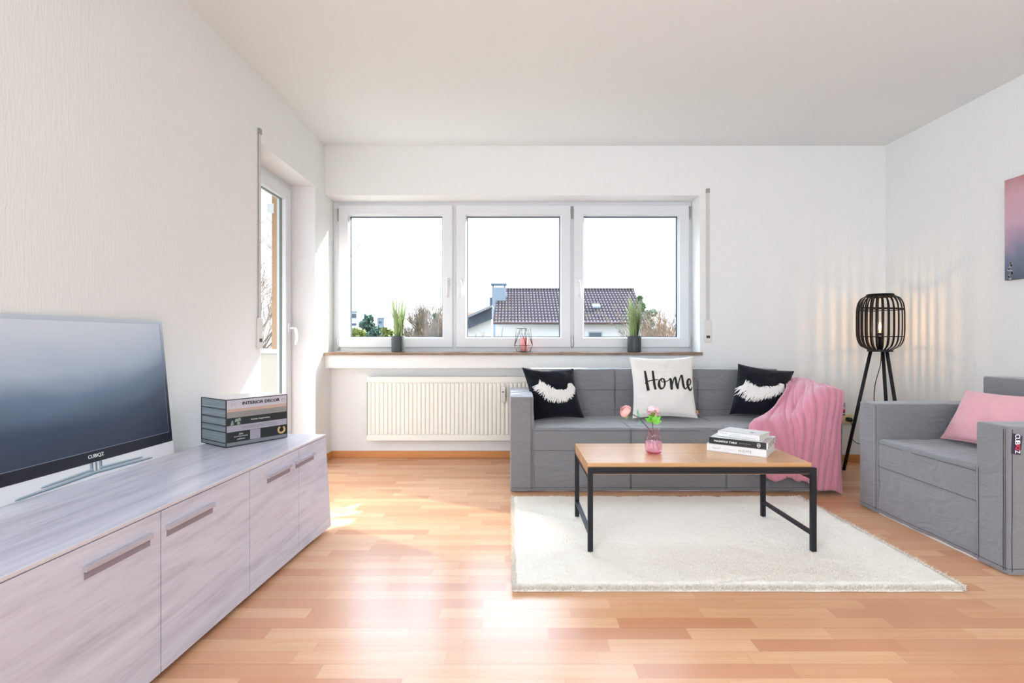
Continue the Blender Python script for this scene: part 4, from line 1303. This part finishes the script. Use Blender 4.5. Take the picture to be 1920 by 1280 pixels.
# ------------------------------------------------------------------ floor lamp
LX, LY = 2.671, 3.70
lp = thing('floor_lamp', 'black bamboo cage lamp on tripod legs glowing in the corner', 'floor lamp', (LX, LY, 0))
zb, zt = .893, 1.286
feet = [math.radians(157.7), math.radians(37.7), math.radians(-82.3)]
for a in feet:
    MB().tube([(LX + .055 * math.cos(a), LY + .055 * math.sin(a), zb - .002), (LX + .224 * math.cos(a), LY + .224 * math.sin(a), .0)], .0115, 12).build('leg', M['black_metal'], lp, smooth=True)
b = MB().lathe([(0, -.016), (.078, -.016), (.078, .0), (0, .0)], (LX, LY, zb), 32, capb=False); b.build('base_plate', M['black_metal'], lp)
def cage_r(t_):                       # t 0 bottom .. 1 top
    return .078 + (.1445 - .078) * (1 - abs(2 * t_ - 1) ** 4.2) ** .62
shade = MB().tube([(LX + .078 * math.cos(a), LY + .078 * math.sin(a), zt) for a in [i * PI / 16 for i in range(32)]], .007, 8, closed=True)
shade.tube([(LX + .078 * math.cos(a), LY + .078 * math.sin(a), zt - .011) for a in [i * PI / 16 for i in range(32)]], .007, 8, closed=True)
sh = shade.build('lamp_shade', M['bamboo'], lp, smooth=True)
NB = 26
for k in range(NB):
    a = 2 * PI * (k + .3) / NB
    vs = []
    H = 18
    pts = []
    for i in range(H + 1):
        t_ = i / H
        r_ = cage_r(t_)
        pts.append((r_, zb + t_ * (zt - zb)))
    wd = .0056
    for (r_, z) in pts:
        for (dr_, ds) in ((.0016, -wd), (.0016, wd), (-.0016, wd), (-.0016, -wd)):
            vs.append((LX + (r_ + dr_) * math.cos(a) - ds * math.sin(a), LY + (r_ + dr_) * math.sin(a) + ds * math.cos(a), z))
    fs = []
    for i in range(H):
        for j in range(4):
            fs.append((i * 4 + j, i * 4 + (j + 1) % 4, (i + 1) * 4 + (j + 1) % 4, (i + 1) * 4 + j))
    m_ = MB(); m_.add(vs, fs); m_.build('bamboo_slat', M['bamboo'], sh)
for t_, tilt in ((.235, 0.0), (.725, .0), (.762, .012)):
    r_ = cage_r(t_) - .004
    MB().tube([(LX + r_ * math.cos(a), LY + r_ * math.sin(a), zb + t_ * (zt - zb) + tilt * math.sin(a)) for a in [i * PI / 18 for i in range(36)]], .0032, 7, closed=True).build('hoop', M['bamboo'], sh, smooth=True)
MB().lathe([(0, 0), (.012, 0), (.012, .075), (.021, .085), (.021, .118), (.016, .124), (0, .124)], (LX, LY, zb), 24, capb=False).build('socket', M['black_metal'], lp, smooth=True)
bz = zb + .124
MB().lathe([(.012, 0), (.015, .012), (.018, .035), (.018, .055), (.012, .072), (0, .078)], (LX, LY, bz), 24, capb=False).build('bulb', M['bulb_glass'], lp, smooth=True)
MB().tube([(LX, LY, bz + .012), (LX, LY, bz + .058)], [.005, .005], 10).build('filament', M['bulb'], lp, smooth=True)
cpts = [Vector((LX - .006, LY - .02, zb - .01)), Vector((LX - .012, LY - .02, .78)), Vector((LX - .035, LY, .64)), Vector((LX - .02, LY + .03, .5)), Vector((LX + .02, LY + .05, .35)), Vector((LX + .03, LY + .1, .2)), Vector((LX - .01, LY + .2, .17)),
        Vector((2.64, YB - .10, .20)), Vector((2.665, YB - .07, .26)), Vector((2.664, YB - .045, .335))]
sm = [Vector(cat([np.array(p) for p in cpts], i / 60)) for i in range(61)]
MB().tube(sm, .0028, 6).build('power_cable', M['cable'], lp, smooth=True)
MB().tube([(2.664, YB - .050, .335), (2.664, YB - .008, .335)], .017, 14).build('plug', M['cable'], lp, smooth=True)
pl = bpy.data.lights.new('lamp_bulb_light', 'POINT'); pl.energy = 3.8; pl.color = (1, .62, .34); pl.shadow_soft_size = .012
po = bpy.data.objects.new('lamp_bulb_light', pl); COL.objects.link(po); po.location = (LX, LY, bz + .036); po.parent = lp; po.matrix_parent_inverse = world_of(lp).inverted()
# outlet
ot = thing('wall_outlet', 'cream wall outlet with black plug behind the lamp leg', 'outlet', (2.664, YB, .29))
MB().rbox(2.664 - .042, 2.664 + .042, YB - .010, YB, .293, .377, .004, .03).build('outlet_plate', M['outlet'], ot, smooth=True)
MB().lathe([(.0205, 0), (.0205, .004)], (0, 0, 0), 20, capb=False).build('outlet_ring', M['outlet'], ot, smooth=True).matrix_basis = Matrix.Translation((2.664, YB - .0095, .335)) @ Matrix.Rotation(PI / 2, 4, 'X')

# ------------------------------------------------------------------ canvas on the right wall
cv = thing('canvas_picture', 'pink and blue blurred flower canvas hanging on the right wall', 'picture', (XR, 2.65, 1.316))
m = NT('canvas_print')
g = m.n('NewGeometry'); sx = m.n('SeparateXYZ'); m.t.links.new(g.outputs['Position'], sx.inputs[0])
f = m.n('MapRange'); m.t.links.new(sx.outputs[2], f.inputs[0]); f.inputs[1].default_value = 1.316; f.inputs[2].default_value = 1.912
wob = m.math('ADD', f.outputs[0], m.math('MULTIPLY', m.math('SUBTRACT', m.noise(m.geo((1, 7, 4)), 1.2, 3), .5), .35))
c = m.ramp(wob, [(.0, srgb(84, 92, 108)), (.20, srgb(122, 130, 152)), (.36, srgb(172, 150, 172)), (.52, srgb(206, 170, 188)), (.8, srgb(208, 166, 176)), (1, srgb(184, 128, 132))])
vo = m.n('TexVoronoi'); m.t.links.new(m.geo((1, 1, 1)), vo.inputs['Vector']); vo.inputs['Scale'].default_value = 13
spk = m.math('LESS_THAN', vo.outputs['Distance'], .11)
c = m.mix(m.math('MULTIPLY', spk, .55), c, srgb(236, 230, 232))
m.P(Base_Color=c, Roughness=.75)
m.bump(m.noise(m.geo(), 900, 1), .2, .001)
MB().box(2.948, XR, 2.15, 3.055, 1.316, 1.912).build('stretched_canvas', m.mat, cv, bevel=.002)
b = MB()
random.seed(12)
for k in range(26):
    zz = 1.322 + k * .0038
    yy = 3.020 + .010 * math.sin(k * .5) + random.uniform(-.004, .004)
    r_ = random.uniform(.004, .008)
    b.add([(2.9475, yy + r_ * math.cos(a), zz + r_ * math.sin(a)) for a in [j * PI / 3 for j in range(6)]], [tuple(range(6))])
b.build('painted_bud', plain('painted_bud_colour', srgb(176, 184, 192), .7, var=.4, bscale=500), cv)

# ------------------------------------------------------------------ potted grass on the sill
def potted(label, x, y, tall, spread, seed, n):
    t = thing('potted_grass', label, 'potted plant', (x, y, WZ0), group='grass pots on the window sill')
    MB().lathe([(0, 0), (.052, 0), (.054, .003), (.0555, .128), (.053, .129), (.0525, .118), (0, .118)], (x, y, WZ0), 36, capb=False).build('pot', M['pot'], t, smooth=True, bevel=.001)
    MB().lathe([(0, .119), (.052, .119)], (x, y, WZ0), 24, capb=False).build('soil', M['soil'], t)
    random.seed(seed)
    mb = MB()
    for k in range(n):
        a = random.uniform(0, 2 * PI); r0 = random.uniform(0, .035)
        base = Vector((x + r0 * math.cos(a), y + r0 * math.sin(a), WZ0 + .117))
        h = tall * random.uniform(.35, 1.0) ** .7
        out_ = spread * random.uniform(.1, .85) * (1.0 if random.random() < .82 else 1.9)
        d = Vector((math.cos(a), math.sin(a), 0))
        if base.y + out_ > 4.205 and d.y > 0: d.y *= .25
        droop = random.uniform(0, .45)
        wd = random.uniform(.0022, .0048)
        side = Vector((-math.sin(a + .6), math.cos(a + .6), 0))
        vs = []
        K = 8
        for i in range(K + 1):
            s_ = i / K
            p = base + d * out_ * s_ ** 1.8 + Vector((0, 0, h * (s_ - droop * .35 * s_ ** 3)))
            p.x += .006 * math.sin(s_ * 5 + k)
            w_ = wd * (1 - s_ ** 2.2) + .0002
            vs += [p - side * w_, p + side * w_]
        mb.add(vs, [(2 * i, 2 * i + 1, 2 * i + 3, 2 * i + 2) for i in range(K)])
    mb.build('grass_blades', M['blade'], t, smooth=True)
potted('dark grey pot of tall airy grass on the sill before the first window sash', -.902, 4.118, .41, .088, 21, 85)
potted('dark grey pot of dense bushy grass on the sill above the white cushion', .996, 4.118, .38, .085, 33, 130)

# ------------------------------------------------------------------ wire candle holder
KX, KY = .106, 4.12
k = thing('candle_holder', 'small black geometric wire candle holder on the window sill', 'candle holder', (KX, KY, WZ0))
sc_ = KY / 960
def hexr(r, z, n=4, rot=.35):
    return [Vector((KX + r * math.cos(rot + 2 * PI * i / n), KY + r * math.sin(rot + 2 * PI * i / n), z)) for i in range(n)]
top = hexr(.056, WZ0 + .188, 4, .2); mid = hexr(.074, WZ0 + .052, 4, .2 + PI / 4 * 0); bot = hexr(.052, WZ0 + .003, 4, .2)
mid8 = hexr(.074, WZ0 + .052, 4, .2)
b = MB()
R_ = .0023
b.tube(top, R_, 6, closed=True); b.tube(mid8, R_, 6, closed=True); b.tube(bot, R_, 6, closed=True)
tm = hexr(.056 * .72, WZ0 + .188, 4, .2 + PI / 4)
for i in range(4):
    b.tube([top[i], mid8[i]], R_, 6); b.tube([mid8[i], bot[i]], R_, 6); b.tube([(top[i] + top[(i + 1) % 4]) / 2, mid8[i]], R_ * .8, 6); b.tube([(top[i] + top[(i + 1) % 4]) / 2, mid8[(i + 1) % 4]], R_ * .8, 6)
b.build('wire_frame', M['black_metal'], k, smooth=True)
MB().lathe([(0, .001), (.040, .001), (.040, .005), (0, .005)], (KX, KY, WZ0), 24, capb=False).build('base_plate', M['black_metal'], k)
cn_ = thing('candle', 'pink pillar candle standing inside the wire holder', 'candle', (KX + .004, KY, WZ0 + .005))
MB().lathe([(0, 0), (.027, 0), (.0275, .108), (.024, .112), (0, .110)], (KX + .004, KY, WZ0 + .0055), 28, capb=False).build('wax', M['candle'], cn_, smooth=True)
MB().tube([(KX + .004, KY, WZ0 + .113), (KX + .005, KY, WZ0 + .124)], .0012, 5).build('wick', M['ink'], cn_)

# ------------------------------------------------------------------ balcony outside the door
M['stucco'] = plain('beige_stucco', (0.56, 0.51, 0.43), .9, bump=.3, bscale=60)
M['post'] = plain('brown_post', srgb(176, 140, 108), .7)
t = thing('balcony', 'beige balcony parapet with brown corner post outside the glass door', 'balcony', (-2.6, 4.3, 0))
MB().box(-3.9, XO - .004, 2.0, 4.42, -.25, -.05).build('balcony_slab', M['stucco'], t)
MB().box(-3.9, XO - .004, 4.30, 4.42, -.05, .85).build('parapet', M['stucco'], t)
MB().box(-3.9, XO - .004, 4.28, 4.44, .85, .885).build('parapet_cap', plain('white_coping', (0.6, .6, .6), .6), t)
MB().box(-1.995, -1.955, 4.28, 4.32, .885, 2.75).build('post', M['post'], t)
MB().box(-2.03, -1.975, 4.272, 4.279, 2.02, 2.10).build('white_tape', M['pvc'], t)
MB().box(-3.9, XO - .004, 2.0, 5.1, 2.75, 2.85).build('light_blocker_roof', M['stucco'], t)  # added unseen roof that cuts off the upper part of the door spot
struct(MB().box(XO - .05, XO, 4.42, 4.46, -4, 3.4).build('trim_4', M['stucco']))

# ------------------------------------------------------------------ outside world
gm = plain('lawn', (0.10, 0.105, 0.08), .95, spec=0, bump=.4, bscale=2, var=.3)
gr = MB().box(-150, 150, 5.5, 260, -4.3, -4.0).build('ground', gm); gr['kind'] = 'structure'

M['render_white'] = plain('white_render', (0.74, 0.76, 0.80), .9, spec=0)
M['render_blue'] = plain('pale_grey_cladding', (0.30, 0.37, 0.46), .8, spec=0)
M['slate'] = plain('dark_slate', (0.10, 0.12, 0.15), .9, spec=0, bump=.4, bscale=6, var=.3)
M['redtile'] = plain('red_roof_tile', (0.30, 0.12, 0.09), .8, spec=0, var=.2, bscale=5)
M['gutter'] = plain('brown_gutter', (0.10, 0.06, 0.06), .5)
M['windowpane_far'] = plain('far_window_glass', (0.10, 0.14, 0.20), .2)
def mat_tiles():
    m = NT('brown_concrete_tiles')
    g = m.n('NewGeometry'); s_ = m.n('SeparateXYZ'); m.t.links.new(g.outputs['Position'], s_.inputs[0])
    fx = m.math('FRACT', m.math('DIVIDE', s_.outputs[0], .30))
    fy = m.math('FRACT', m.math('DIVIDE', s_.outputs[1], .52))
    ln = m.math('MAXIMUM', m.math('LESS_THAN', fx, .28), m.math('LESS_THAN', fy, .25))
    nz = m.noise(m.geo(), 2.5, 3)
    base = m.mix(nz, (0.060, 0.052, 0.062), (0.088, 0.078, 0.088))
    hl = m.math('MULTIPLY', m.math('GREATER_THAN', fx, .62), m.math('GREATER_THAN', fy, .5))  # tile highlights painted into the colour
    c_ = m.mix(m.math('MULTIPLY', hl, .6), base, (0.27, 0.25, 0.28))
    c_ = m.mix(m.math('MULTIPLY', ln, .85), c_, (0.016, 0.013, 0.018))
    moss = m.math('GREATER_THAN', m.noise(m.geo((1, .5, .5)), .9, 4, .7), .58)
    c_ = m.mix(m.math('MULTIPLY', moss, .25), c_, (0.12, 0.09, 0.06))
    m.P(Base_Color=c_, Roughness=.9, Specular_IOR_Level=0.0)
    return m.mat
M['tiles'] = mat_tiles()

hs = thing('house', 'white house with long brown tiled roof and tall chimney opposite the window', 'house', (5.3, 49, -4))
YF, YRg = 45.0, 51.5
ez = CZ + 31 * YF / 960
rzg = CZ + 92 * YRg / 960
xe0, xe1 = (923 - CX) * YF / 960, (1212 - CX) * YF / 960
xr0, xr1 = (935 - CX) * YRg / 960, (1188 - CX) * YRg / 960
ybk = YRg + (YRg - YF)
MB().hexa([(xe0, YF, ez), (xe1, YF, ez), (xr1, YRg, rzg), (xr0, YRg, rzg), (xe0, YF, ez + .15), (xe1, YF, ez + .15), (xr1, YRg, rzg + .15), (xr0, YRg, rzg + .15)]).build('roof', M['tiles'], hs)
MB().hexa([(xr0, YRg, rzg), (xr1, YRg, rzg), (xe1, ybk, ez), (xe0, ybk, ez), (xr0, YRg, rzg + .15), (xr1, YRg, rzg + .15), (xe1, ybk, ez + .15), (xe0, ybk, ez + .15)]).build('rear_roof', M['tiles'], hs)
MB().tube([(xr0, YRg, rzg + .14), (xr1, YRg, rzg + .14)], .12, 8).build('ridge_tiles', M['tiles'], hs)
MB().tube([(xe0, YF - .06, ez + .02), (xe1, YF - .06, ez + .02)], .11, 8).build('gutter', M['gutter'], hs)
wb = MB()
wb.box(xe0 + .25, xe1 - .3, YF + .5, ybk - .5, -4, ez + .05)
for xx in (xe0 + .25, xe1 - .5):
    wb.add([(xx, YF + .6, ez), (xx, ybk - .6, ez), (xx, YRg, rzg), (xx + .2, YF + .6, ez), (xx + .2, ybk - .6, ez), (xx + .2, YRg, rzg)], [(0, 1, 2), (5, 4, 3), (0, 3, 4, 1), (1, 4, 5, 2), (2, 5, 3, 0)])
wb.build('wall', M['render_white'], hs)
wx0, wx1 = (1102.5 - CX) * (YF + .5) / 960, (1129 - CX) * (YF + .5) / 960
wz1 = CZ + 16 * (YF + .5) / 960
wf = MB(); wf.box(wx0, wx1, YF + .42, YF + .52, wz1 - 1.2, wz1); wfo = wf.build('window', plain('pale_window_frame', (.45, .5, .56), .6), hs)
MB().box(wx0 + .1, wx1 - .1, YF + .40, YF + .43, wz1 - 1.1, wz1 - .12).build('pane', M['windowpane_far'], wfo)
# chimney
cy = 49.0
cx0, cx1 = (922.5 - CX) * cy / 960, (948 - CX) * cy / 960
ctop = CZ + 98 * cy / 960
chm = MB().box(cx0, cx1, cy, cy + 1.2, -4, ctop).build('chimney', M['render_blue'], hs)
MB().box(cx0 - .1, cx1 + .1, cy - .1, cy + 1.3, CZ + 104 * cy / 960, CZ + 106 * cy / 960).build('chimney_cap', M['render_blue'], chm)
b = MB()
for xx in (cx0 + .05, cx1 - .15): b.box(xx, xx + .1, cy + .1, cy + .2, ctop, CZ + 104 * cy / 960)
b.build('cap_support', M['slate'], chm)
def roofpt(px, py):                # point on the front roof plane seen at the pixel
    d = Vector(((px - CX) / F, 1, -(py - HY) / F))
    nrm = Vector((0, -(rzg - ez), YRg - YF)).normalized()
    o = Vector((0, 0, CZ)); q = Vector((0, YF, ez + .15))
    return o + d * ((q - o).dot(nrm) / d.dot(nrm))
rp = roofpt(1118, 577)
sk = MB().hexa([rp + Vector(v) for v in ((-.35, -.3, -.05), (.35, -.3, -.05), (.35, .3, .25), (-.35, .3, .25), (-.35, -.3, .12), (.35, -.3, .12), (.35, .3, .42), (-.35, .3, .42))]).build('skylight', M['render_blue'], hs)
rp = roofpt(949, 556)
MB().tube([rp, rp + Vector((0, 0, .35))], .09, 8).build('vent_pipe', M['render_blue'], hs)

an = thing('annex_house', 'lower white house with slate clad gable beside the tall chimney', 'house', (-2.4, 42, -4))
def pp(px, py, Y): q = at(px, py, Y); return (q.x, q.z)
Y0 = 41.0
MB().prism([pp(878, 595, Y0), pp(922, 577, Y0), pp(922, 597, Y0), pp(876, 616, Y0)][::-1], Y0, Y0 + 3).build('slate_wall', M['slate'], an)
MB().prism([pp(876, 592, Y0), pp(923, 572, Y0), pp(923, 576, Y0), pp(878, 596, Y0)][::-1], Y0 - .3, Y0 + 3.3).build('roof', plain('grey_roof_edge', (.28, .30, .34), .7), an)
MB().prism([pp(872, 616, Y0), pp(923, 595, Y0), pp(923, 598, Y0), pp(872, 619, Y0)][::-1], Y0 - .9, Y0).build('lower_roof', M['slate'], an)
MB().prism([pp(872, 618, Y0), pp(922, 597, Y0), (pp(922, 597, Y0)[0], -4), (pp(872, 618, Y0)[0], -4)][::-1], Y0 - .5, Y0 + 2.8).build('wall', M['render_white'], an)
MB().prism([pp(918, 557, Y0), pp(923, 557, Y0), pp(923, 576, Y0), pp(918, 578, Y0)][::-1], Y0 + .4, Y0 + 1.2).build('chimney', M['slate'], an)

def far_house(name, label, px0, px1, ptop, Y, depth, body, roofm, roofrows=None, extra=None):
    a, c_ = at(px0, ptop, Y), at(px1, ptop, Y)
    t = thing(name, label, 'house', ((a.x + c_.x) / 2, Y + depth / 2, -4))
    MB().box(a.x, c_.x, Y, Y + depth, -4, a.z - .0).build('wall', body, t)
    if roofrows:
        zt_ = CZ - (roofrows - HY) * Y / F
        xm = (a.x + c_.x) / 2
        MB().add([(a.x - .3, Y - .3, a.z), (c_.x + .3, Y - .3, a.z), (c_.x + .3, Y + depth / 2, zt_), (a.x - .3, Y + depth / 2, zt_), (c_.x + .3, Y + depth + .3, a.z), (a.x - .3, Y + depth + .3, a.z)],
                 [(0, 1, 2, 3), (3, 2, 4, 5), (0, 3, 5), (1, 4, 2), (0, 5, 4, 1)]).build('roof', roofm, t)
    else:
        MB().box(a.x - .1, c_.x + .1, Y - .1, Y + depth, a.z, a.z + .25).build('flat_roof', roofm, t)
    if extra:
        for (q0, q1, r0, r1) in extra:
            e0, e1 = at(q0, r0, Y - .02), at(q1, r1, Y - .02)
            MB().box(e0.x, e1.x, Y - .05, Y + .05, e1.z, e0.z).build('window', M['windowpane_far'], t)
    return t
far_house('red_roofed_house', 'distant house with red roof left of the slate gable', 870, 892, 596, 75, 8, M['render_white'], M['redtile'], 583, [(884, 888, 599, 604)])
far_house('modern_house', 'distant white modern house with blue grey upper floor at the left sash edge', 640, 669, 586, 85, 9, M['render_white'], M['render_blue'], None, [(650, 668, 588, 596), (652, 668, 606, 610)])
far_house('modern_house', 'distant flat roofed white house with glazed top floor behind the big pine', 673, 693, 588, 102, 9, M['render_white'], M['render_blue'], None, [(674, 692, 590, 594), (676, 692, 600, 602)])
far_house('modern_house', 'distant pale blue cube house between pine and grass pot', 707, 720, 596, 80, 7, M['render_blue'], M['render_white'], None, [(710, 715, 602, 606)])
far_house('red_roofed_house', 'distant brick red house at the edge of the first window pane', 822, 845, 604, 70, 8, plain('brick_wall', (0.33, 0.15, 0.12), .8), M['redtile'], 594, [(826, 829, 606, 611)])
q = at(671, 610, 84)
ms = MB().tube([(q.x, 84, -4), (q.x, 84, CZ + 60 * 84 / 960)], [.12, .05], 8).build('mast', M['render_white']); tag(ms, 'thin white mast rising between the modern houses', 'mast')

# trees and bushes
def crown_mat(name, c, dk=.5):
    return plain(name, c, .9, spec=0, var=dk, bscale=8)
TM = {'pine': crown_mat('blue_green_needles', (0.10, 0.17, 0.14)), 'hedge': crown_mat('hedge_leaves', (0.20, 0.25, 0.08)), 'fir': crown_mat('dark_fir_needles', (0.08, 0.14, 0.07)),
      'bare': crown_mat('bare_twigs', (0.24, 0.20, 0.16)), 'bare2': crown_mat('reddish_twigs', (0.30, 0.21, 0.16)), 'grey': crown_mat('grey_green_shrub', (0.20, 0.25, 0.19)), 'bark': plain('bark', (0.12, 0.09, 0.07), .9)}
def leafy(name, label, cat, px0, px1, pt, pb, Y, mat, seed, shape='round', n=2600, leaf=.22, group=None):
    rg = np.random.default_rng(seed)
    c0, c1 = at(px0, pt, Y), at(px1, pb, Y)
    cx_, rx = (c0.x + c1.x) / 2, abs(c1.x - c0.x) / 2
    zt_, zb_ = c0.z, c1.z
    t = thing(name, label, cat, (cx_, Y, -4), group=group)
    MB().tube([(cx_, Y, -4), (cx_, Y, zb_ + (zt_ - zb_) * .6)], [rx * .12 + .05, .04], 7).build('trunk', TM['bark'], t)
    clumps = []
    for k in range(16 if shape != 'cone' else 34):
        s_ = rg.random() if shape != 'cone' else (k / 34)
        r_ = rx * min(1, 1.7 * (1 - s_)) * .7 if shape == 'cone' else rx * .6 * math.sqrt(max(0, 1 - (2 * s_ - 1) ** 2))
        a = rg.uniform(0, 2 * PI)
        clumps.append((cx_ + r_ * math.cos(a), Y + r_ * math.sin(a), zb_ + (zt_ - zb_) * (.06 + .86 * s_), (rx * .55 if shape != 'cone' else rx * (.2 + .45 * min(1, 1.7 * (1 - s_))))))
    vs, fs = [], []
    for k in range(n):
        c = clumps[rg.integers(len(clumps))]
        d = rg.normal(0, 1, 3); d /= np.linalg.norm(d) + 1e-9
        p = np.array(c[:3]) + d * c[3] * rg.uniform(.55, 1.0) * np.array((1, 1, .8))
        if shape == 'cone':
            s_ = (p[2] - zb_) / (zt_ - zb_)
            lim = rx * min(1.0, max(.03, 1.9 * (1.04 - s_)))
            off = p[:2] - np.array((cx_, Y)); L = np.hypot(*off)
            if L > lim: p[:2] = np.array((cx_, Y)) + off / L * lim
        p[2] = min(p[2], zt_)
        u_ = rg.normal(0, 1, 3); u_ /= np.linalg.norm(u_); w_ = np.cross(u_, d); w_ /= np.linalg.norm(w_) + 1e-9
        s2_ = leaf * rg.uniform(.5, 1.2)
        b0 = len(vs)
        vs += [tuple(p - u_ * s2_), tuple(p + w_ * s2_ * .6), tuple(p + u_ * s2_), tuple(p - w_ * s2_ * .6)]
        fs.append((b0, b0 + 1, b0 + 2, b0 + 3))
    mb = MB(); mb.v, mb.f, mb.m = vs, fs, [0] * len(fs)
    mb.build('crown', mat, t)
    return t
def bare(name, label, cat, px0, px1, pt, pb, Y, mat, seed, stems=7, depth=5, group=None, thick=.10):
    random.seed(seed)
    c0, c1 = at(px0, pt, Y), at(px1, pb, Y)
    cx_, rx = (c0.x + c1.x) / 2, abs(c1.x - c0.x) / 2
    H = c0.z + 4.0
    t = thing(name, label, cat, (cx_, Y, -4), group=group)
    mb = MB()
    rmin = Y * .00045
    def br(p, d, L, r, k):
        q = p + d * L
        q2 = p + d * L * .5 + Vector((random.uniform(-1, 1), random.uniform(-1, 1), 0)) * L * .06
        mb.tube([p, q2, q], [r, r * .85, r * .65], 4 if k > 1 else 3, cap=False)
        if k == 0: return
        for _ in range(random.choice((2, 3, 3))):
            nd = (d + Vector((random.uniform(-1, 1), random.uniform(-1, 1), random.uniform(-.25, .8))) * .62).normalized()
            br(q if random.random() < .7 else q2, nd, L * random.uniform(.6, .85), max(r * .66, rmin), k - 1)
    for s_ in range(stems):
        x = cx_ + random.uniform(-.7, .7) * rx
        d = Vector(((x - cx_) / max(rx, .01) * .35, random.uniform(-.2, .2), 1)).normalized()
        br(Vector((x, Y + random.uniform(-.5, .5), -4)), d, H * .33 * random.uniform(.75, 1.05), thick, depth)
    mb.build('branches', mat, t)
    return t
leafy('pine_tree', 'round blue green pine left of the first grass pot', 'tree', 675, 712, 592, 650, 60, TM['pine'], 1, n=3600, leaf=.26)
leafy('hedge', 'yellow green clipped hedge below the modern houses', 'hedge', 650, 686, 617, 650, 50, TM['hedge'], 2, n=2600, leaf=.18)
leafy('garden_bush', 'small green bush half hidden by the first grass pot', 'bush', 714, 738, 613, 645, 52, TM['hedge'], 3, n=1600, leaf=.18)
leafy('fir_tree', 'distant dark fir top rising over the bare bushes', 'tree', 780, 801, 580, 640, 78, TM['fir'], 4, 'cone', n=4500, leaf=.32)
leafy('fir_tree', 'slim green conifer beside the brick red house', 'tree', 807, 826, 585, 640, 68, TM['fir'], 5, 'cone', n=4500, leaf=.30)
leafy('fir_tree', 'dark conifer behind the right end of the tiled roof', 'tree', 1184, 1216, 548, 645, 56, TM['fir'], 6, 'cone', n=2600, leaf=.25)
leafy('shrub', 'grey green shrub to the right of the tiled roof', 'bush', 1202, 1240, 574, 650, 50, TM['grey'], 8, n=2600, leaf=.14)
bare('bare_bush', 'broad leafless brown bush in front of the distant fir', 'bush', 774, 806, 594, 650, 58, TM['bare'], 11, 11, 6)
bare('bare_bush', 'leafless pale bush below the slim conifer', 'bush', 802, 834, 605, 650, 48, TM['bare'], 12, 10, 6)
bare('bare_bush', 'thin leafless bush before the low white annex wall', 'bush', 882, 922, 610, 650, 34, TM['bare2'], 13, 6, 4, thick=.07)
bare('bare_bush', 'tangled leafless bush in the right window pane', 'bush', 1215, 1252, 572, 650, 39, TM['bare'], 14, 9, 5, thick=.07)
bare('bare_bush', 'reddish leafless bush at the far right of the window', 'bush', 1240, 1285, 574, 650, 29, TM['bare2'], 15, 9, 5, thick=.07)
bare('bare_bush', 'low leafless bush behind the pine and the first grass pot', 'bush', 690, 735, 616, 650, 44, TM['bare'], 16, 7, 4, thick=.08)
bare('bare_tree', 'leafless tree with fine branches seen through the balcony door', 'tree', 370, 420, 400, 650, 15, TM['bare'], 17, 5, 6, thick=.06)
